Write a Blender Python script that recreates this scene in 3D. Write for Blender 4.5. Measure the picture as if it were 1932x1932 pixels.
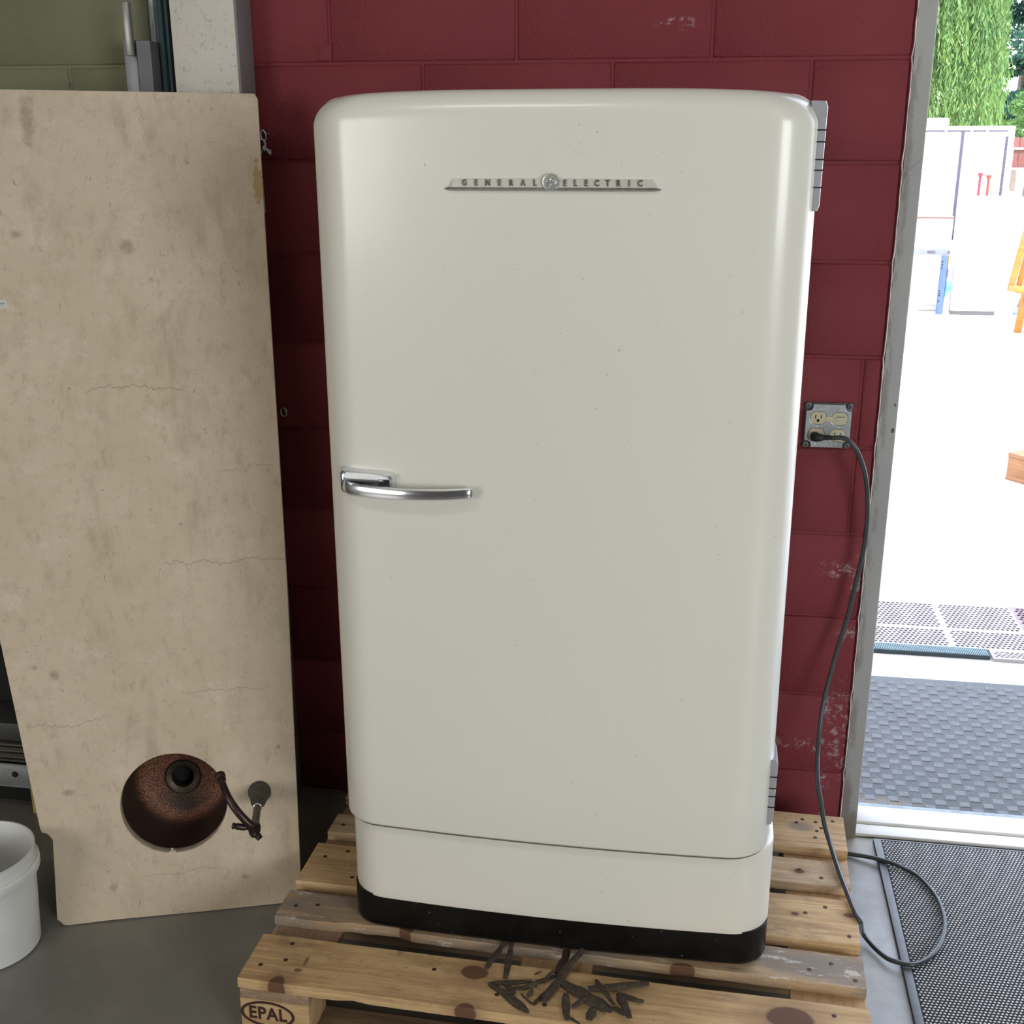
import bpy, bmesh, math, random
from mathutils import Vector, Matrix, noise

for _o in list(bpy.data.objects):
    bpy.data.objects.remove(_o)
SC = bpy.context.scene
COL = SC.collection
rnd = random.Random(7)
PI = math.pi

# ------------------------------------------------------------------ camera, sky, lights, exposure
cam_d = bpy.data.cameras.new('camera')
cam = bpy.data.objects.new('camera', cam_d)
COL.objects.link(cam)
cam.location = (0.16346, -2.70198, 1.71579)
cam.rotation_euler = (1.25617, 0.00264, 0.15979)
cam_d.sensor_width = 36.0
cam_d.lens = 41.515
cam_d.clip_start = 0.02
cam_d.clip_end = 400
SC.camera = cam

SC.view_settings.view_transform = 'Standard'
SC.view_settings.look = 'None'
SC.view_settings.exposure = 0.0
SC.view_settings.gamma = 1.0
SC.view_settings.use_curve_mapping = False

w = bpy.data.worlds.new('daylight')
SC.world = w
w.use_nodes = True
wn = w.node_tree
wn.nodes.clear()
bg = wn.nodes.new('ShaderNodeBackground')
out = wn.nodes.new('ShaderNodeOutputWorld')
sky = wn.nodes.new('ShaderNodeTexSky')
sky.sky_type = 'NISHITA'
sky.sun_disc = False
sky.sun_elevation = math.radians(55)
sky.sun_rotation = math.radians(200)
sky.dust_density = 3.0
sky.air_density = 1.0
bg.inputs['Strength'].default_value = 1.0
sm_ = wn.nodes.new('ShaderNodeVectorMath')     # clear-sky light ...
sm_.operation = 'SCALE'
sm_.inputs['Scale'].default_value = 0.75
hz_ = wn.nodes.new('ShaderNodeVectorMath')     # ... plus an even bright haze
hz_.operation = 'ADD'
hz_.inputs[1].default_value = (2.15, 2.15, 2.15)
wn.links.new(sky.outputs[0], sm_.inputs[0])
wn.links.new(sm_.outputs[0], hz_.inputs[0])
wn.links.new(hz_.outputs[0], bg.inputs[0])
wn.links.new(bg.outputs[0], out.inputs[0])


def sun(name, energy, elev, azim, angle, col):
    l = bpy.data.lights.new(name, 'SUN')
    l.energy = energy
    l.angle = math.radians(angle)
    l.color = col
    o = bpy.data.objects.new(name, l)
    COL.objects.link(o)
    # azim: compass direction the light comes from, 0 = +y, 90 = +x
    d = Vector((math.sin(math.radians(azim)) * math.cos(math.radians(elev)),
                math.cos(math.radians(azim)) * math.cos(math.radians(elev)),
                math.sin(math.radians(elev))))
    o.rotation_euler = d.to_track_quat('Z', 'Y').to_euler()
    return o


sun('sun', 8.0, 55, 150, 0.6, (1.0, 0.95, 0.88))


def area(name, loc, target, sx, sy, power, col):
    l = bpy.data.lights.new(name, 'AREA')
    l.shape = 'RECTANGLE'
    l.size = sx
    l.size_y = sy
    l.energy = power
    l.color = col
    o = bpy.data.objects.new(name, l)
    COL.objects.link(o)
    o.location = loc
    o.rotation_euler = (Vector(loc) - Vector(target)).to_track_quat('Z', 'Y').to_euler()
    return o


# daylight through the big roll-up opening behind the camera, and the ceiling lamps
area('rollup_door_daylight', (-4.3, -7.2, 2.0), (-0.2, 0, 0.9), 2.6, 2.4, 158, (1.0, 0.975, 0.93))
area('side_door_daylight', (3.9, -5.4, 1.9), (0.5, 0, 0.6), 2.2, 1.8, 155, (0.93, 0.98, 1.0))
area('ceiling_lamp_near', (-0.9, -3.6, 3.85), (-0.9, -3.6, 0), 1.2, 0.3, 22, (1.0, 0.97, 0.9))
area('ceiling_lamp_far', (2.2, -4.4, 3.85), (2.2, -4.4, 0), 1.2, 0.3, 10, (1.0, 0.97, 0.9))

# ------------------------------------------------------------------ helpers: objects
def tag(o, label=None, cat=None, group=None, kind=None):
    if label: o['label'] = label
    if cat: o['category'] = cat
    if group: o['group'] = group
    if kind: o['kind'] = kind
    return o


def thing(name, label, cat, loc=(0, 0, 0), rot=(0, 0, 0), group=None):
    o = bpy.data.objects.new(name, None)
    o.empty_display_size = 0.1
    COL.objects.link(o)
    o.location = loc
    o.rotation_euler = rot
    return tag(o, label, cat, group)


def smooth(me, ang=35):
    me.polygons.foreach_set('use_smooth', [True] * len(me.polygons))
    try:
        me.set_sharp_from_angle(angle=math.radians(ang))
    except Exception:
        pass


def obj(name, src, m=None, parent=None, sm=True, ang=35, loc=None, rot=None):
    """src: bmesh or mesh -> one linked object"""
    if isinstance(src, bmesh.types.BMesh):
        me = bpy.data.meshes.new(name)
        bmesh.ops.recalc_face_normals(src, faces=src.faces)
        src.to_mesh(me)
        src.free()
        if sm: smooth(me, ang)
    else:
        me = src
    if m is not None and not me.materials:
        me.materials.append(m)
    o = bpy.data.objects.new(name, me)
    COL.objects.link(o)
    if parent is not None: o.parent = parent
    if loc is not None: o.location = loc
    if rot is not None: o.rotation_euler = rot
    return o


def data_mesh(name, verts, faces, m, sm=False):
    me = bpy.data.meshes.new(name)
    me.from_pydata(verts, [], faces)
    me.update()
    if sm: smooth(me)
    me.materials.append(m)
    return me


def struct(o):
    o['kind'] = 'structure'
    return o


# ------------------------------------------------------------------ helpers: shapes
def NB():
    return bmesh.new()


def box(bm, c, s, rot=None, bev=0.0, seg=2):
    M = Matrix.Translation(Vector(c))
    if rot is not None:
        M = M @ (rot if isinstance(rot, Matrix) else Matrix.Rotation(rot, 4, 'Z'))
    M = M @ Matrix.Diagonal((s[0], s[1], s[2], 1))
    r = bmesh.ops.create_cube(bm, size=1.0, matrix=M)
    if bev > 0:
        es = set()
        for v in r['verts']:
            for e in v.link_edges: es.add(e)
        bmesh.ops.bevel(bm, geom=list(es), offset=bev, segments=seg, affect='EDGES', profile=0.5)
    return r['verts']


def box2(bm, lo, hi, bev=0.0, seg=2, rot=None):
    c = [(a + b) / 2 for a, b in zip(lo, hi)]
    return box(bm, c, [abs(b - a) for a, b in zip(lo, hi)], rot, bev, seg)


def frame_from(t):
    t = t.normalized()
    up = Vector((0, 0, 1)) if abs(t.z) < 0.95 else Vector((1, 0, 0))
    a = t.cross(up).normalized()
    return a, t.cross(a).normalized()


def catmull(pts, n=8):
    P = [Vector(p) for p in pts]
    if len(P) < 3: return P
    Q = [P[0] * 2 - P[1]] + P + [P[-1] * 2 - P[-2]]
    o = []
    for i in range(1, len(Q) - 2):
        a, b, c, d = Q[i - 1:i + 3]
        for k in range(n):
            t = k / n
            o.append(0.5 * ((2 * b) + (c - a) * t + (2 * a - 5 * b + 4 * c - d) * t * t + (3 * b - a - 3 * c + d) * t ** 3))
    o.append(P[-1])
    return o


def tube(bm, pts, r, sides=10, cap=True, flat=1.0, closed=False):
    """round tube along points; r a number or a list; flat squashes the second axis"""
    P = [Vector(p) for p in pts]
    n = len(P)
    rr = r if isinstance(r, (list, tuple)) else [r] * n
    rings = []
    a = None
    for i in range(n):
        if closed:
            t = P[(i + 1) % n] - P[i - 1]
        else:
            t = (P[min(i + 1, n - 1)] - P[max(i - 1, 0)])
        if t.length < 1e-9: t = Vector((0, 0, 1))
        t.normalize()
        if a is None:
            a, b = frame_from(t)
        else:
            a = (a - t * a.dot(t))
            if a.length < 1e-6: a, b = frame_from(t)
            a.normalize()
            b = t.cross(a).normalized()
        rings.append([bm.verts.new(P[i] + a * (math.cos(2 * PI * k / sides) * rr[i]) + b * (math.sin(2 * PI * k / sides) * rr[i] * flat)) for k in range(sides)])
    m = n if closed else n - 1
    for i in range(m):
        A, B = rings[i], rings[(i + 1) % n]
        for k in range(sides):
            bm.faces.new((A[k], A[(k + 1) % sides], B[(k + 1) % sides], B[k]))
    if cap and not closed:
        bm.faces.new(rings[0][::-1])
        bm.faces.new(rings[-1])
    return rings


def lathe(bm, prof, c=(0, 0, 0), axis=(0, 0, 1), seg=32, cap=(False, False)):
    """prof: list of (radius, distance along axis)"""
    c = Vector(c)
    ax = Vector(axis).normalized()
    a, b = frame_from(ax)
    rings = []
    for r, h in prof:
        rings.append([bm.verts.new(c + ax * h + a * (math.cos(2 * PI * k / seg) * r) + b * (math.sin(2 * PI * k / seg) * r)) for k in range(seg)])
    for A, B in zip(rings[:-1], rings[1:]):
        for k in range(seg):
            bm.faces.new((A[k], A[(k + 1) % seg], B[(k + 1) % seg], B[k]))
    if cap[0]: bm.faces.new(rings[0][::-1])
    if cap[1]: bm.faces.new(rings[-1])
    return rings


def prism(bm, poly, z0, z1):
    """poly in xy, extruded z0..z1"""
    A = [bm.verts.new((x, y, z0)) for x, y in poly]
    B = [bm.verts.new((x, y, z1)) for x, y in poly]
    n = len(poly)
    for i in range(n):
        bm.faces.new((A[i], A[(i + 1) % n], B[(i + 1) % n], B[i]))
    bm.faces.new(A[::-1])
    bm.faces.new(B)


def loft(bm, rings, closed_ring=True, cap0=True, cap1=True):
    R = [[bm.verts.new(p) for p in ring] for ring in rings]
    n = len(R[0])
    for A, B in zip(R[:-1], R[1:]):
        for k in range(n if closed_ring else n - 1):
            bm.faces.new((A[k], A[(k + 1) % n], B[(k + 1) % n], B[k]))
    if cap0: bm.faces.new(R[0][::-1])
    if cap1: bm.faces.new(R[-1])
    return R


def curve_mesh(name, splines, extrude, bevel=0.0, res=2):
    """2D closed polylines (outer + holes), filled and extruded: mesh with z in -extrude..extrude"""
    cu = bpy.data.curves.new(name, 'CURVE')
    cu.dimensions = '2D'
    cu.fill_mode = 'BOTH'
    cu.extrude = extrude
    cu.bevel_depth = bevel
    cu.bevel_resolution = 1
    cu.offset = -bevel
    for pts in splines:
        s = cu.splines.new('POLY')
        s.points.add(len(pts) - 1)
        for p, (x, y) in zip(s.points, pts): p.co = (x, y, 0, 1)
        s.use_cyclic_u = True
    o = bpy.data.objects.new(name, cu)
    me = bpy.data.meshes.new_from_object(o)
    me.name = name
    bpy.data.objects.remove(o)
    bpy.data.curves.remove(cu)
    return me


def text_mesh(name, body, size, extrude, bevel=0.0, space=1.0, align='CENTER', shear=0.0, fat=0.0):
    cu = bpy.data.curves.new(name, 'FONT')
    cu.body = body
    cu.size = size
    cu.extrude = extrude
    cu.bevel_depth = bevel
    cu.space_character = space
    cu.align_x = align
    cu.align_y = 'CENTER'
    cu.shear = shear
    cu.offset = fat
    cu.resolution_u = 3
    o = bpy.data.objects.new(name, cu)
    me = bpy.data.meshes.new_from_object(o)
    me.name = name
    bpy.data.objects.remove(o)
    bpy.data.curves.remove(cu)
    return me


def ellipse(cx, cy, rx, ry, n=48, a0=0.0):
    return [(cx + rx * math.cos(a0 + 2 * PI * k / n), cy + ry * math.sin(a0 + 2 * PI * k / n)) for k in range(n)]


# ------------------------------------------------------------------ helpers: materials
class Mat:
    def __init__(self, name, col=(0.5, 0.5, 0.5), rough=0.5, metal=0.0, spec=0.5, coord='pos'):
        self.m = bpy.data.materials.new(name)
        self.m.use_nodes = True
        self.t = self.m.node_tree
        self.b = self.t.nodes['Principled BSDF']
        self.b.inputs['Roughness'].default_value = rough
        self.b.inputs['Metallic'].default_value = metal
        self.b.inputs['Specular IOR Level'].default_value = spec
        if coord == 'pos':
            g = self.t.nodes.new('ShaderNodeNewGeometry')
            self.co = g.outputs['Position']
        else:
            g = self.t.nodes.new('ShaderNodeTexCoord')
            self.co = g.outputs['Object']
        self.col = self.rgb(col)
        self.bumps = None
        self.link(self.col, 'Base Color')

    def link(self, s, inp):
        self.t.links.new(s, self.b.inputs[inp])

    def rgb(self, c):
        n = self.t.nodes.new('ShaderNodeRGB')
        n.outputs[0].default_value = (c[0], c[1], c[2], 1)
        return n.outputs[0]

    def mapping(self, loc=(0, 0, 0), rot=(0, 0, 0), scale=(1, 1, 1), src=None):
        n = self.t.nodes.new('ShaderNodeMapping')
        n.inputs['Location'].default_value = loc
        n.inputs['Rotation'].default_value = rot
        n.inputs['Scale'].default_value = scale
        self.t.links.new(src or self.co, n.inputs['Vector'])
        return n.outputs[0]

    def noise(self, scale, detail=4, rough=0.55, vec=None, stretch=None, dist=0.0, shift=(0, 0, 0)):
        v = vec or self.co
        if stretch or shift != (0, 0, 0): v = self.mapping(loc=shift, scale=stretch or (1, 1, 1), src=v)
        n = self.t.nodes.new('ShaderNodeTexNoise')
        n.inputs['Scale'].default_value = scale
        n.inputs['Detail'].default_value = detail
        n.inputs['Roughness'].default_value = rough
        n.inputs['Distortion'].default_value = dist
        self.t.links.new(v, n.inputs['Vector'])
        return n.outputs['Fac']

    def voronoi(self, scale, feature='F1', vec=None, stretch=None):
        v = vec or self.co
        if stretch: v = self.mapping(scale=stretch, src=v)
        n = self.t.nodes.new('ShaderNodeTexVoronoi')
        n.feature = feature
        n.inputs['Scale'].default_value = scale
        self.t.links.new(v, n.inputs['Vector'])
        return n.outputs['Distance']

    def rampf(self, fac, a, b, va=0.0, vb=1.0):
        n = self.t.nodes.new('ShaderNodeMapRange')
        n.interpolation_type = 'SMOOTHSTEP'
        n.inputs['From Min'].default_value = a
        n.inputs['From Max'].default_value = b
        n.inputs['To Min'].default_value = va
        n.inputs['To Max'].default_value = vb
        self.t.links.new(fac, n.inputs['Value'])
        return n.outputs[0]

    def math(self, op, a, b=None):
        n = self.t.nodes.new('ShaderNodeMath')
        n.operation = op
        for i, x in enumerate((a, b)):
            if x is None: continue
            if isinstance(x, (int, float)): n.inputs[i].default_value = x
            else: self.t.links.new(x, n.inputs[i])
        return n.outputs[0]

    def mix(self, fac, c, amount=1.0, mode='MIX'):
        """blend colour c over the current base colour by fac"""
        n = self.t.nodes.new('ShaderNodeMix')
        n.data_type = 'RGBA'
        n.blend_type = mode
        if amount != 1.0: fac = self.math('MULTIPLY', fac, amount)
        self.t.links.new(fac, n.inputs[0])
        self.t.links.new(self.col, n.inputs[6])
        if isinstance(c, tuple): c = self.rgb(c)
        self.t.links.new(c, n.inputs[7])
        self.col = n.outputs[2]
        self.link(self.col, 'Base Color')
        return self

    def blob(self, c, r, soft=0.25, wob=0.0, wscale=20.0):
        """ellipsoid mask at c with radii r (1 inside, 0 outside), edge wobbled by noise"""
        v = self.co
        mp = self.mapping(scale=(1 / r[0], 1 / r[1], 1 / r[2]), loc=(-c[0] / r[0], -c[1] / r[1], -c[2] / r[2]))
        n = self.t.nodes.new('ShaderNodeVectorMath')
        n.operation = 'LENGTH'
        self.t.links.new(mp, n.inputs[0])
        d = n.outputs['Value']
        if wob:
            if not hasattr(self, '_w'): self._w = {}
            if wscale not in self._w: self._w[wscale] = self.noise(wscale, 5, 0.7)
            d = self.math('ADD', d, self.math('MULTIPLY', self.math('SUBTRACT', self._w[wscale], 0.5), wob))
        return self.rampf(d, 1 - soft, 1 + soft, 1.0, 0.0)

    def bump(self, fac, strength=0.3, dist=0.002):
        n = self.t.nodes.new('ShaderNodeBump')
        n.inputs['Strength'].default_value = strength
        n.inputs['Distance'].default_value = dist
        self.t.links.new(fac, n.inputs['Height'])
        if self.bumps is not None: self.t.links.new(self.bumps, n.inputs['Normal'])
        self.bumps = n.outputs[0]
        self.link(self.bumps, 'Normal')
        return self

    def roughvar(self, fac, lo, hi):
        self.link(self.rampf(fac, 0.3, 0.7, lo, hi), 'Roughness')
        return self

    def set(self, **k):
        for a, v in k.items():
            self.b.inputs[a.replace('_', ' ')].default_value = v
        return self


def plain(name, col, rough=0.5, metal=0.0, var=0.12, scale=30, bump=0.0, **k):
    m = Mat(name, col, rough, metal, **k)
    dark = tuple(c * 0.6 for c in col)
    m.mix(m.rampf(m.noise(scale, 5), 0.35, 0.75), dark, var * 2)
    if bump: m.bump(m.noise(scale * 6, 4), bump, 0.001)
    return m.m


# ---- painted block wall: oxblood red, olive left of x = -0.95
def m_wall():
    m = Mat('block_paint', (0.205, 0.033, 0.040), 0.62, spec=0.25)
    m.mix(m.rampf(m.noise(3.2, 5), 0.35, 0.7), (0.235, 0.044, 0.052), 0.7)
    m.mix(m.rampf(m.noise(45, 4), 0.62, 0.8), (0.13, 0.020, 0.024), 0.5)
    sx = m.t.nodes.new('ShaderNodeSeparateXYZ')
    m.t.links.new(m.co, sx.inputs[0])
    # scuffs and chips: white paint showing through in patches with their own shape
    chips = [((0.520, 0, 0.722), (0.05, 0.1, 0.020)), ((0.553, 0, 0.705), (0.016, 0.1, 0.06)),
             ((0.543, 0, 0.30), (0.028, 0.1, 0.12)), ((0.515, 0, 0.36), (0.028, 0.1, 0.028)),
             ((0.50, 0, 0.255), (0.055, 0.1, 0.018)), ((0.538, 0, 0.56), (0.02, 0.1, 0.02)),
             ((0.42, 0, 0.255), (0.03, 0.1, 0.012)), ((0.09, 0, 1.925), (0.05, 0.1, 0.010)),
             ((0.50, 0, 1.013), (0.02, 0.1, 0.01)), ((0.515, 0, 0.155), (0.012, 0.1, 0.03))]
    spk = m.rampf(m.noise(42, 8, 0.82), 0.525, 0.565)
    acc = None
    for c, r in chips:
        f = m.blob(c, r, 0.5, 1.6, 40)
        acc = f if acc is None else m.math('MAXIMUM', acc, f)
    m.mix(m.math('MULTIPLY', acc, spk), (0.46, 0.36, 0.37), 0.7)
    tiny = m.math('MULTIPLY', m.rampf(m.noise(75, 2, 0.5), 0.76, 0.78), m.rampf(m.noise(2.5, 2), 0.5, 0.6))
    m.mix(tiny, (0.6, 0.5, 0.48), 0.7)
    olive = m.rampf(sx.outputs[0], -0.951, -0.949, 1.0, 0.0)
    n = m.t.nodes.new('ShaderNodeMix')
    n.data_type = 'RGBA'
    m.t.links.new(m.rampf(m.noise(4, 5), 0.35, 0.7), n.inputs[0])
    n.inputs[6].default_value = (0.19, 0.193, 0.12, 1)
    n.inputs[7].default_value = (0.215, 0.215, 0.130, 1)
    pits = m.rampf(m.noise(60, 3, 0.6), 0.68, 0.72)
    n2 = m.t.nodes.new('ShaderNodeMix')
    n2.data_type = 'RGBA'
    m.t.links.new(m.math('MULTIPLY', pits, 0.6), n2.inputs[0])
    m.t.links.new(n.outputs[2], n2.inputs[6])
    n2.inputs[7].default_value = (0.09, 0.09, 0.05, 1)
    m.mix(olive, n2.outputs[2])
    m.bump(m.noise(16, 4), 0.25, 0.004)
    m.bump(m.noise(120, 5, 0.65), 0.8, 0.004)
    return m.m


def m_floor():
    m = Mat('floor_concrete', (0.215, 0.21, 0.185), 0.4, spec=0.6)
    m.mix(m.rampf(m.noise(2.3, 6, 0.6), 0.3, 0.7), (0.15, 0.146, 0.128), 0.8)
    m.mix(m.rampf(m.noise(11, 6, 0.7), 0.5, 0.75), (0.26, 0.25, 0.22), 0.5)
    m.mix(m.rampf(m.noise(48, 5, 0.7), 0.62, 0.75), (0.10, 0.095, 0.085), 0.5)
    m.mix(m.rampf(m.noise(85, 2, 0.5), 0.755, 0.775), (0.04, 0.038, 0.035), 0.8)
    m.mix(m.blob((0.60, -0.02, 0), (0.07, 0.09, 0.1), 0.5, 0.9, 30), (0.30, 0.28, 0.23), 0.8)
    door_light = m.blob((1.9, -0.55, 0), (1.42, 0.75, 0.3), 0.10, 0.25, 4)  # daylight from the doorway, painted into the floor as paler concrete
    m.mix(door_light, (0.36, 0.36, 0.345), 0.9)
    m.mix(m.math('MULTIPLY', door_light, m.rampf(m.noise(24, 6, 0.7), 0.42, 0.62)), (0.27, 0.275, 0.27), 0.7)
    m.roughvar(m.noise(6, 5), 0.30, 0.5)
    m.bump(m.noise(60, 5, 0.7), 0.25, 0.0015)
    return m.m


def m_ground():
    m = Mat('yard_concrete', (0.60, 0.585, 0.54), 0.8, spec=0.2)
    m.mix(m.rampf(m.noise(1.3, 6, 0.65), 0.3, 0.7), (0.52, 0.51, 0.48), 0.6)
    m.mix(m.rampf(m.noise(70, 4, 0.8), 0.60, 0.68), (0.25, 0.27, 0.27), 0.45)
    m.mix(m.math('MULTIPLY', m.blob((1.52, 1.7, 0), (0.42, 0.4, 0.2), 0.6, 0.9, 12), m.rampf(m.noise(120, 4, 0.8), 0.5, 0.6)), (0.20, 0.28, 0.30), 0.7)
    m.bump(m.noise(90, 5, 0.7), 0.3, 0.003)
    return m.m


def m_enamel(name, col, rough=0.28):
    m = Mat(name, col, rough, spec=0.5)
    m.mix(m.rampf(m.noise(1.6, 3), 0.3, 0.7), tuple(c * 0.97 for c in col), 0.6)
    m.mix(m.rampf(m.noise(170, 1, 0.4), 0.80, 0.82), (0.25, 0.20, 0.15), 0.7)
    m.set(Coat_Weight=0.25, Coat_Roughness=0.12)
    return m


def m_wood(name, light=(0.53, 0.34, 0.17), dark=(0.38, 0.225, 0.115), grey=0.0, knots=(), seed=0.0, stains=(), axis='x'):
    m = Mat(name, light, 0.62, spec=0.25, coord='obj')
    st = (1.2, 22, 22) if axis == 'x' else (22, 1.2, 22)
    sh = (seed, seed * 1.7, seed * 0.6)
    m.mix(m.rampf(m.noise(2.2, 6, 0.6, stretch=st, dist=1.2, shift=sh), 0.35, 0.68), dark, 0.75)
    m.mix(m.rampf(m.noise(7, 5, 0.7, stretch=(1.0, 30, 30) if axis == 'x' else (30, 1, 30), shift=sh), 0.5, 0.7), tuple(c * 0.72 for c in dark), 0.4)
    m.mix(m.rampf(m.noise(5, 4, 0.6, shift=sh), 0.5, 0.75), tuple(min(1, c * 1.22) for c in light), 0.5)
    m.mix(m.rampf(m.noise(9, 6, 0.75, shift=sh, stretch=(0.6, 1.3, 1)), 0.50, 0.72), (0.24, 0.15, 0.085), 0.7)
    m.mix(m.rampf(m.noise(55, 4, 0.7, shift=sh), 0.64, 0.70), (0.13, 0.08, 0.045), 0.45)
    if grey:
        m.mix(m.rampf(m.noise(4, 6, 0.7, stretch=(1, 5, 5), shift=sh), 0.36, 0.6), (0.24, 0.20, 0.165), grey)
        m.mix(m.rampf(m.noise(14, 6, 0.8, stretch=(1, 3, 3), shift=sh), 0.57, 0.63), (0.62, 0.58, 0.52), grey * 0.8)
        m.mix(m.rampf(m.noise(6, 6, 0.75, stretch=(1, 14, 14), shift=(seed, 3, 1)), 0.62, 0.66), (0.06, 0.045, 0.035), grey * 0.9)
    for c, r in knots:
        m.mix(m.blob(c, tuple(x * 1.7 for x in r), 0.5, 0.5, 25), tuple(x * 0.8 for x in dark), 0.6)
        m.mix(m.blob(c, r, 0.12, 0.25, 25), (0.115, 0.052, 0.030), 0.9)
    for c, r, col in stains:
        m.mix(m.blob(c, r, 0.4, 0.9, 25), col, 0.8)
    m.bump(m.noise(9, 6, 0.7, stretch=(1, 26, 26) if axis == 'x' else (26, 1, 26), shift=sh), 0.35, 0.0016)
    return m.m


M = {}
M['wall'] = m_wall()
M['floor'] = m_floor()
M['ground'] = m_ground()
M['plaster'] = plain('white_wall_paint', (0.30, 0.29, 0.27), 0.8, var=0.05, scale=3)
M['ceil'] = plain('ceiling_paint', (0.32, 0.31, 0.29), 0.85, var=0.05, scale=3)
M['enamel'] = m_enamel('cream_enamel', (0.760, 0.735, 0.655)).m
_m = m_enamel('cream_enamel_door', (0.760, 0.735, 0.655))
M['enamel_door'] = _m.m
M['black'] = Mat('black_kick_enamel', (0.004, 0.004, 0.004), 0.3, spec=0.3)
M['black'].mix(M['black'].rampf(M['black'].noise(25, 6, 0.75), 0.55, 0.75), (0.018, 0.018, 0.016), 0.6)
M['black'].mix(M['black'].rampf(M['black'].noise(90, 2, 0.5), 0.74, 0.76), (0.3, 0.29, 0.26), 0.6)
M['black'].roughvar(M['black'].noise(10, 5, 0.6), 0.22, 0.55)
M['black'] = M['black'].m
M['chrome'] = plain('chrome', (0.80, 0.82, 0.86), 0.16, 1.0, var=0.05, scale=60)
M['chrome_dull'] = plain('worn_chrome', (0.42, 0.43, 0.42), 0.3, 1.0, var=0.3, scale=90)
M['cast'] = plain('cast_badge_metal', (0.60, 0.60, 0.56), 0.32, 0.75, var=0.15, scale=120)
M['dark'] = plain('dark_void', (0.01, 0.01, 0.01), 0.8, var=0.1)
M['rubber'] = plain('black_rubber', (0.018, 0.018, 0.020), 0.5, var=0.3, scale=60, bump=0.2)
M['cord'] = plain('black_cord_jacket', (0.035, 0.042, 0.045), 0.28, var=0.2, scale=60)
M['gasket'] = plain('grey_door_gasket', (0.10, 0.10, 0.10), 0.6, var=0.2)
M['ivory'] = plain('ivory_plastic', (0.56, 0.50, 0.34), 0.4, var=0.06, scale=80)
M['steel'] = plain('galvanised_steel', (0.56, 0.58, 0.60), 0.38, 0.85, var=0.25, scale=70, bump=0.15)
M['steel_l'] = plain('galvanised_channel', (0.36, 0.38, 0.38), 0.5, 0.6, var=0.25, scale=50, bump=0.15)
M['alu'] = plain('grey_aluminium', (0.30, 0.31, 0.32), 0.45, 0.5, var=0.08, scale=40)
M['alu_d'] = plain('dark_anodised', (0.10, 0.10, 0.105), 0.5, 0.4, var=0.15, scale=40)
M['pail'] = plain('white_pail_plastic', (0.70, 0.70, 0.68), 0.42, var=0.07, scale=14, bump=0.08)

# ------------------------------------------------------------------ setting: room
S = 0.20879          # block course height
Z0 = 1.85207         # a bed joint
X0 = -0.67976        # a head joint in the course above Z0
XD = 0.5646          # wall ends here, steel door frame begins
XO = 0.6055          # clear opening of the doorway
XR = 2.60           # right side of the opening
TW = 0.13            # wall thickness at the doorway
HO = 2.75

bm = NB()
box2(bm, (-5, 0.005, -0.05), (XD, TW, 4.0))
box2(bm, (XD, 0.005, HO + 0.04), (XR + 0.04, TW, 4.0))
box2(bm, (XR + 0.04, 0.005, -0.05), (5, TW, 4.0))
wall = struct(obj('wall_back', bm, M['wall'], sm=False))

J = 0.0035   # half joint


def block_mesh(wd, h):
    bm = NB()
    d0, d1 = 0.0, 0.09
    b = 0.0035
    f = [(b, d0, b), (wd - b, d0, b), (wd - b, d0, h - b), (b, d0, h - b)]
    m_ = [(0, d0 + b, 0), (wd, d0 + b, 0), (wd, d0 + b, h), (0, d0 + b, h)]
    k = [(0, d1, 0), (wd, d1, 0), (wd, d1, h), (0, d1, h)]
    loft(bm, [f, m_, k], cap0=True, cap1=True)
    me = bpy.data.meshes.new('block')
    bmesh.ops.recalc_face_normals(bm, faces=bm.faces)
    bm.to_mesh(me)
    bm.free()
    smooth(me, 60)
    me.materials.append(M['wall'])
    return me


cache = {}
for c in range(-4, 9):
    # course c lies between Z0-c*S and Z0-(c+1)*S ; c=-1 is just above Z0
    zt = Z0 - c * S
    zb = max(zt - S, 0.0)
    odd = (c % 2 == 0)
    xs = []
    x = X0 + (S if odd else 0.0) - 8 * 2 * S
    while x < XD - 0.02:
        xs.append(x)
        x += 2 * S
    xs = [x for x in xs if x > -4.3]
    if c in (3, 4): xs = [x for x in xs if x < 0.5] + [0.522]
    if c not in (3, 4) and XD - xs[-1] < 0.06: xs.pop()
    for i, xa in enumerate(xs):
        xb = xs[i + 1] if i + 1 < len(xs) else XD
        wd, h = round(xb - xa - 2 * J, 4), round(zt - zb - 2 * J, 4)
        if h < 0.02: continue
        k = (wd, h)
        if k not in cache: cache[k] = block_mesh(wd, h)
        obj('block', cache[k], None, wall, loc=(xa + J, 0.0 + rnd.uniform(-0.0004, 0.0006), zb + J))
# small mortar patch at a head joint
bm = NB()
box2(bm, (X0 - 0.028, -0.0015, Z0 + 0.006), (X0 + 0.004, 0.02, Z0 + 0.040), 0.002)
obj('mortar_patch', bm, M['wall'], wall)

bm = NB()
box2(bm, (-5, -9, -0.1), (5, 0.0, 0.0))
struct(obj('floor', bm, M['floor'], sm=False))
bm = NB()
box2(bm, (XD, 0.0, -0.1), (XR + 0.04, TW, -0.002))
struct(obj('trim_4', bm, M['floor'], sm=False))
bm = NB()
box2(bm, (-5.1, -9.1, 4.0), (5.1, TW + 0.35, 4.12))
struct(obj('ceiling', bm, M['ceil'], sm=False))
for nm, lo, hi in (('wall_left', (-5.12, -9, 0), (-5.0, TW, 4)), ('wall_right', (5.0, -9, 0), (5.12, TW, 4)), ('wall_front', (-5, -9.12, 0), (5, -9.0, 4))):
    bm = NB()
    box2(bm, lo, hi)
    struct(obj(nm, bm, M['plaster'], sm=False))

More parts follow.
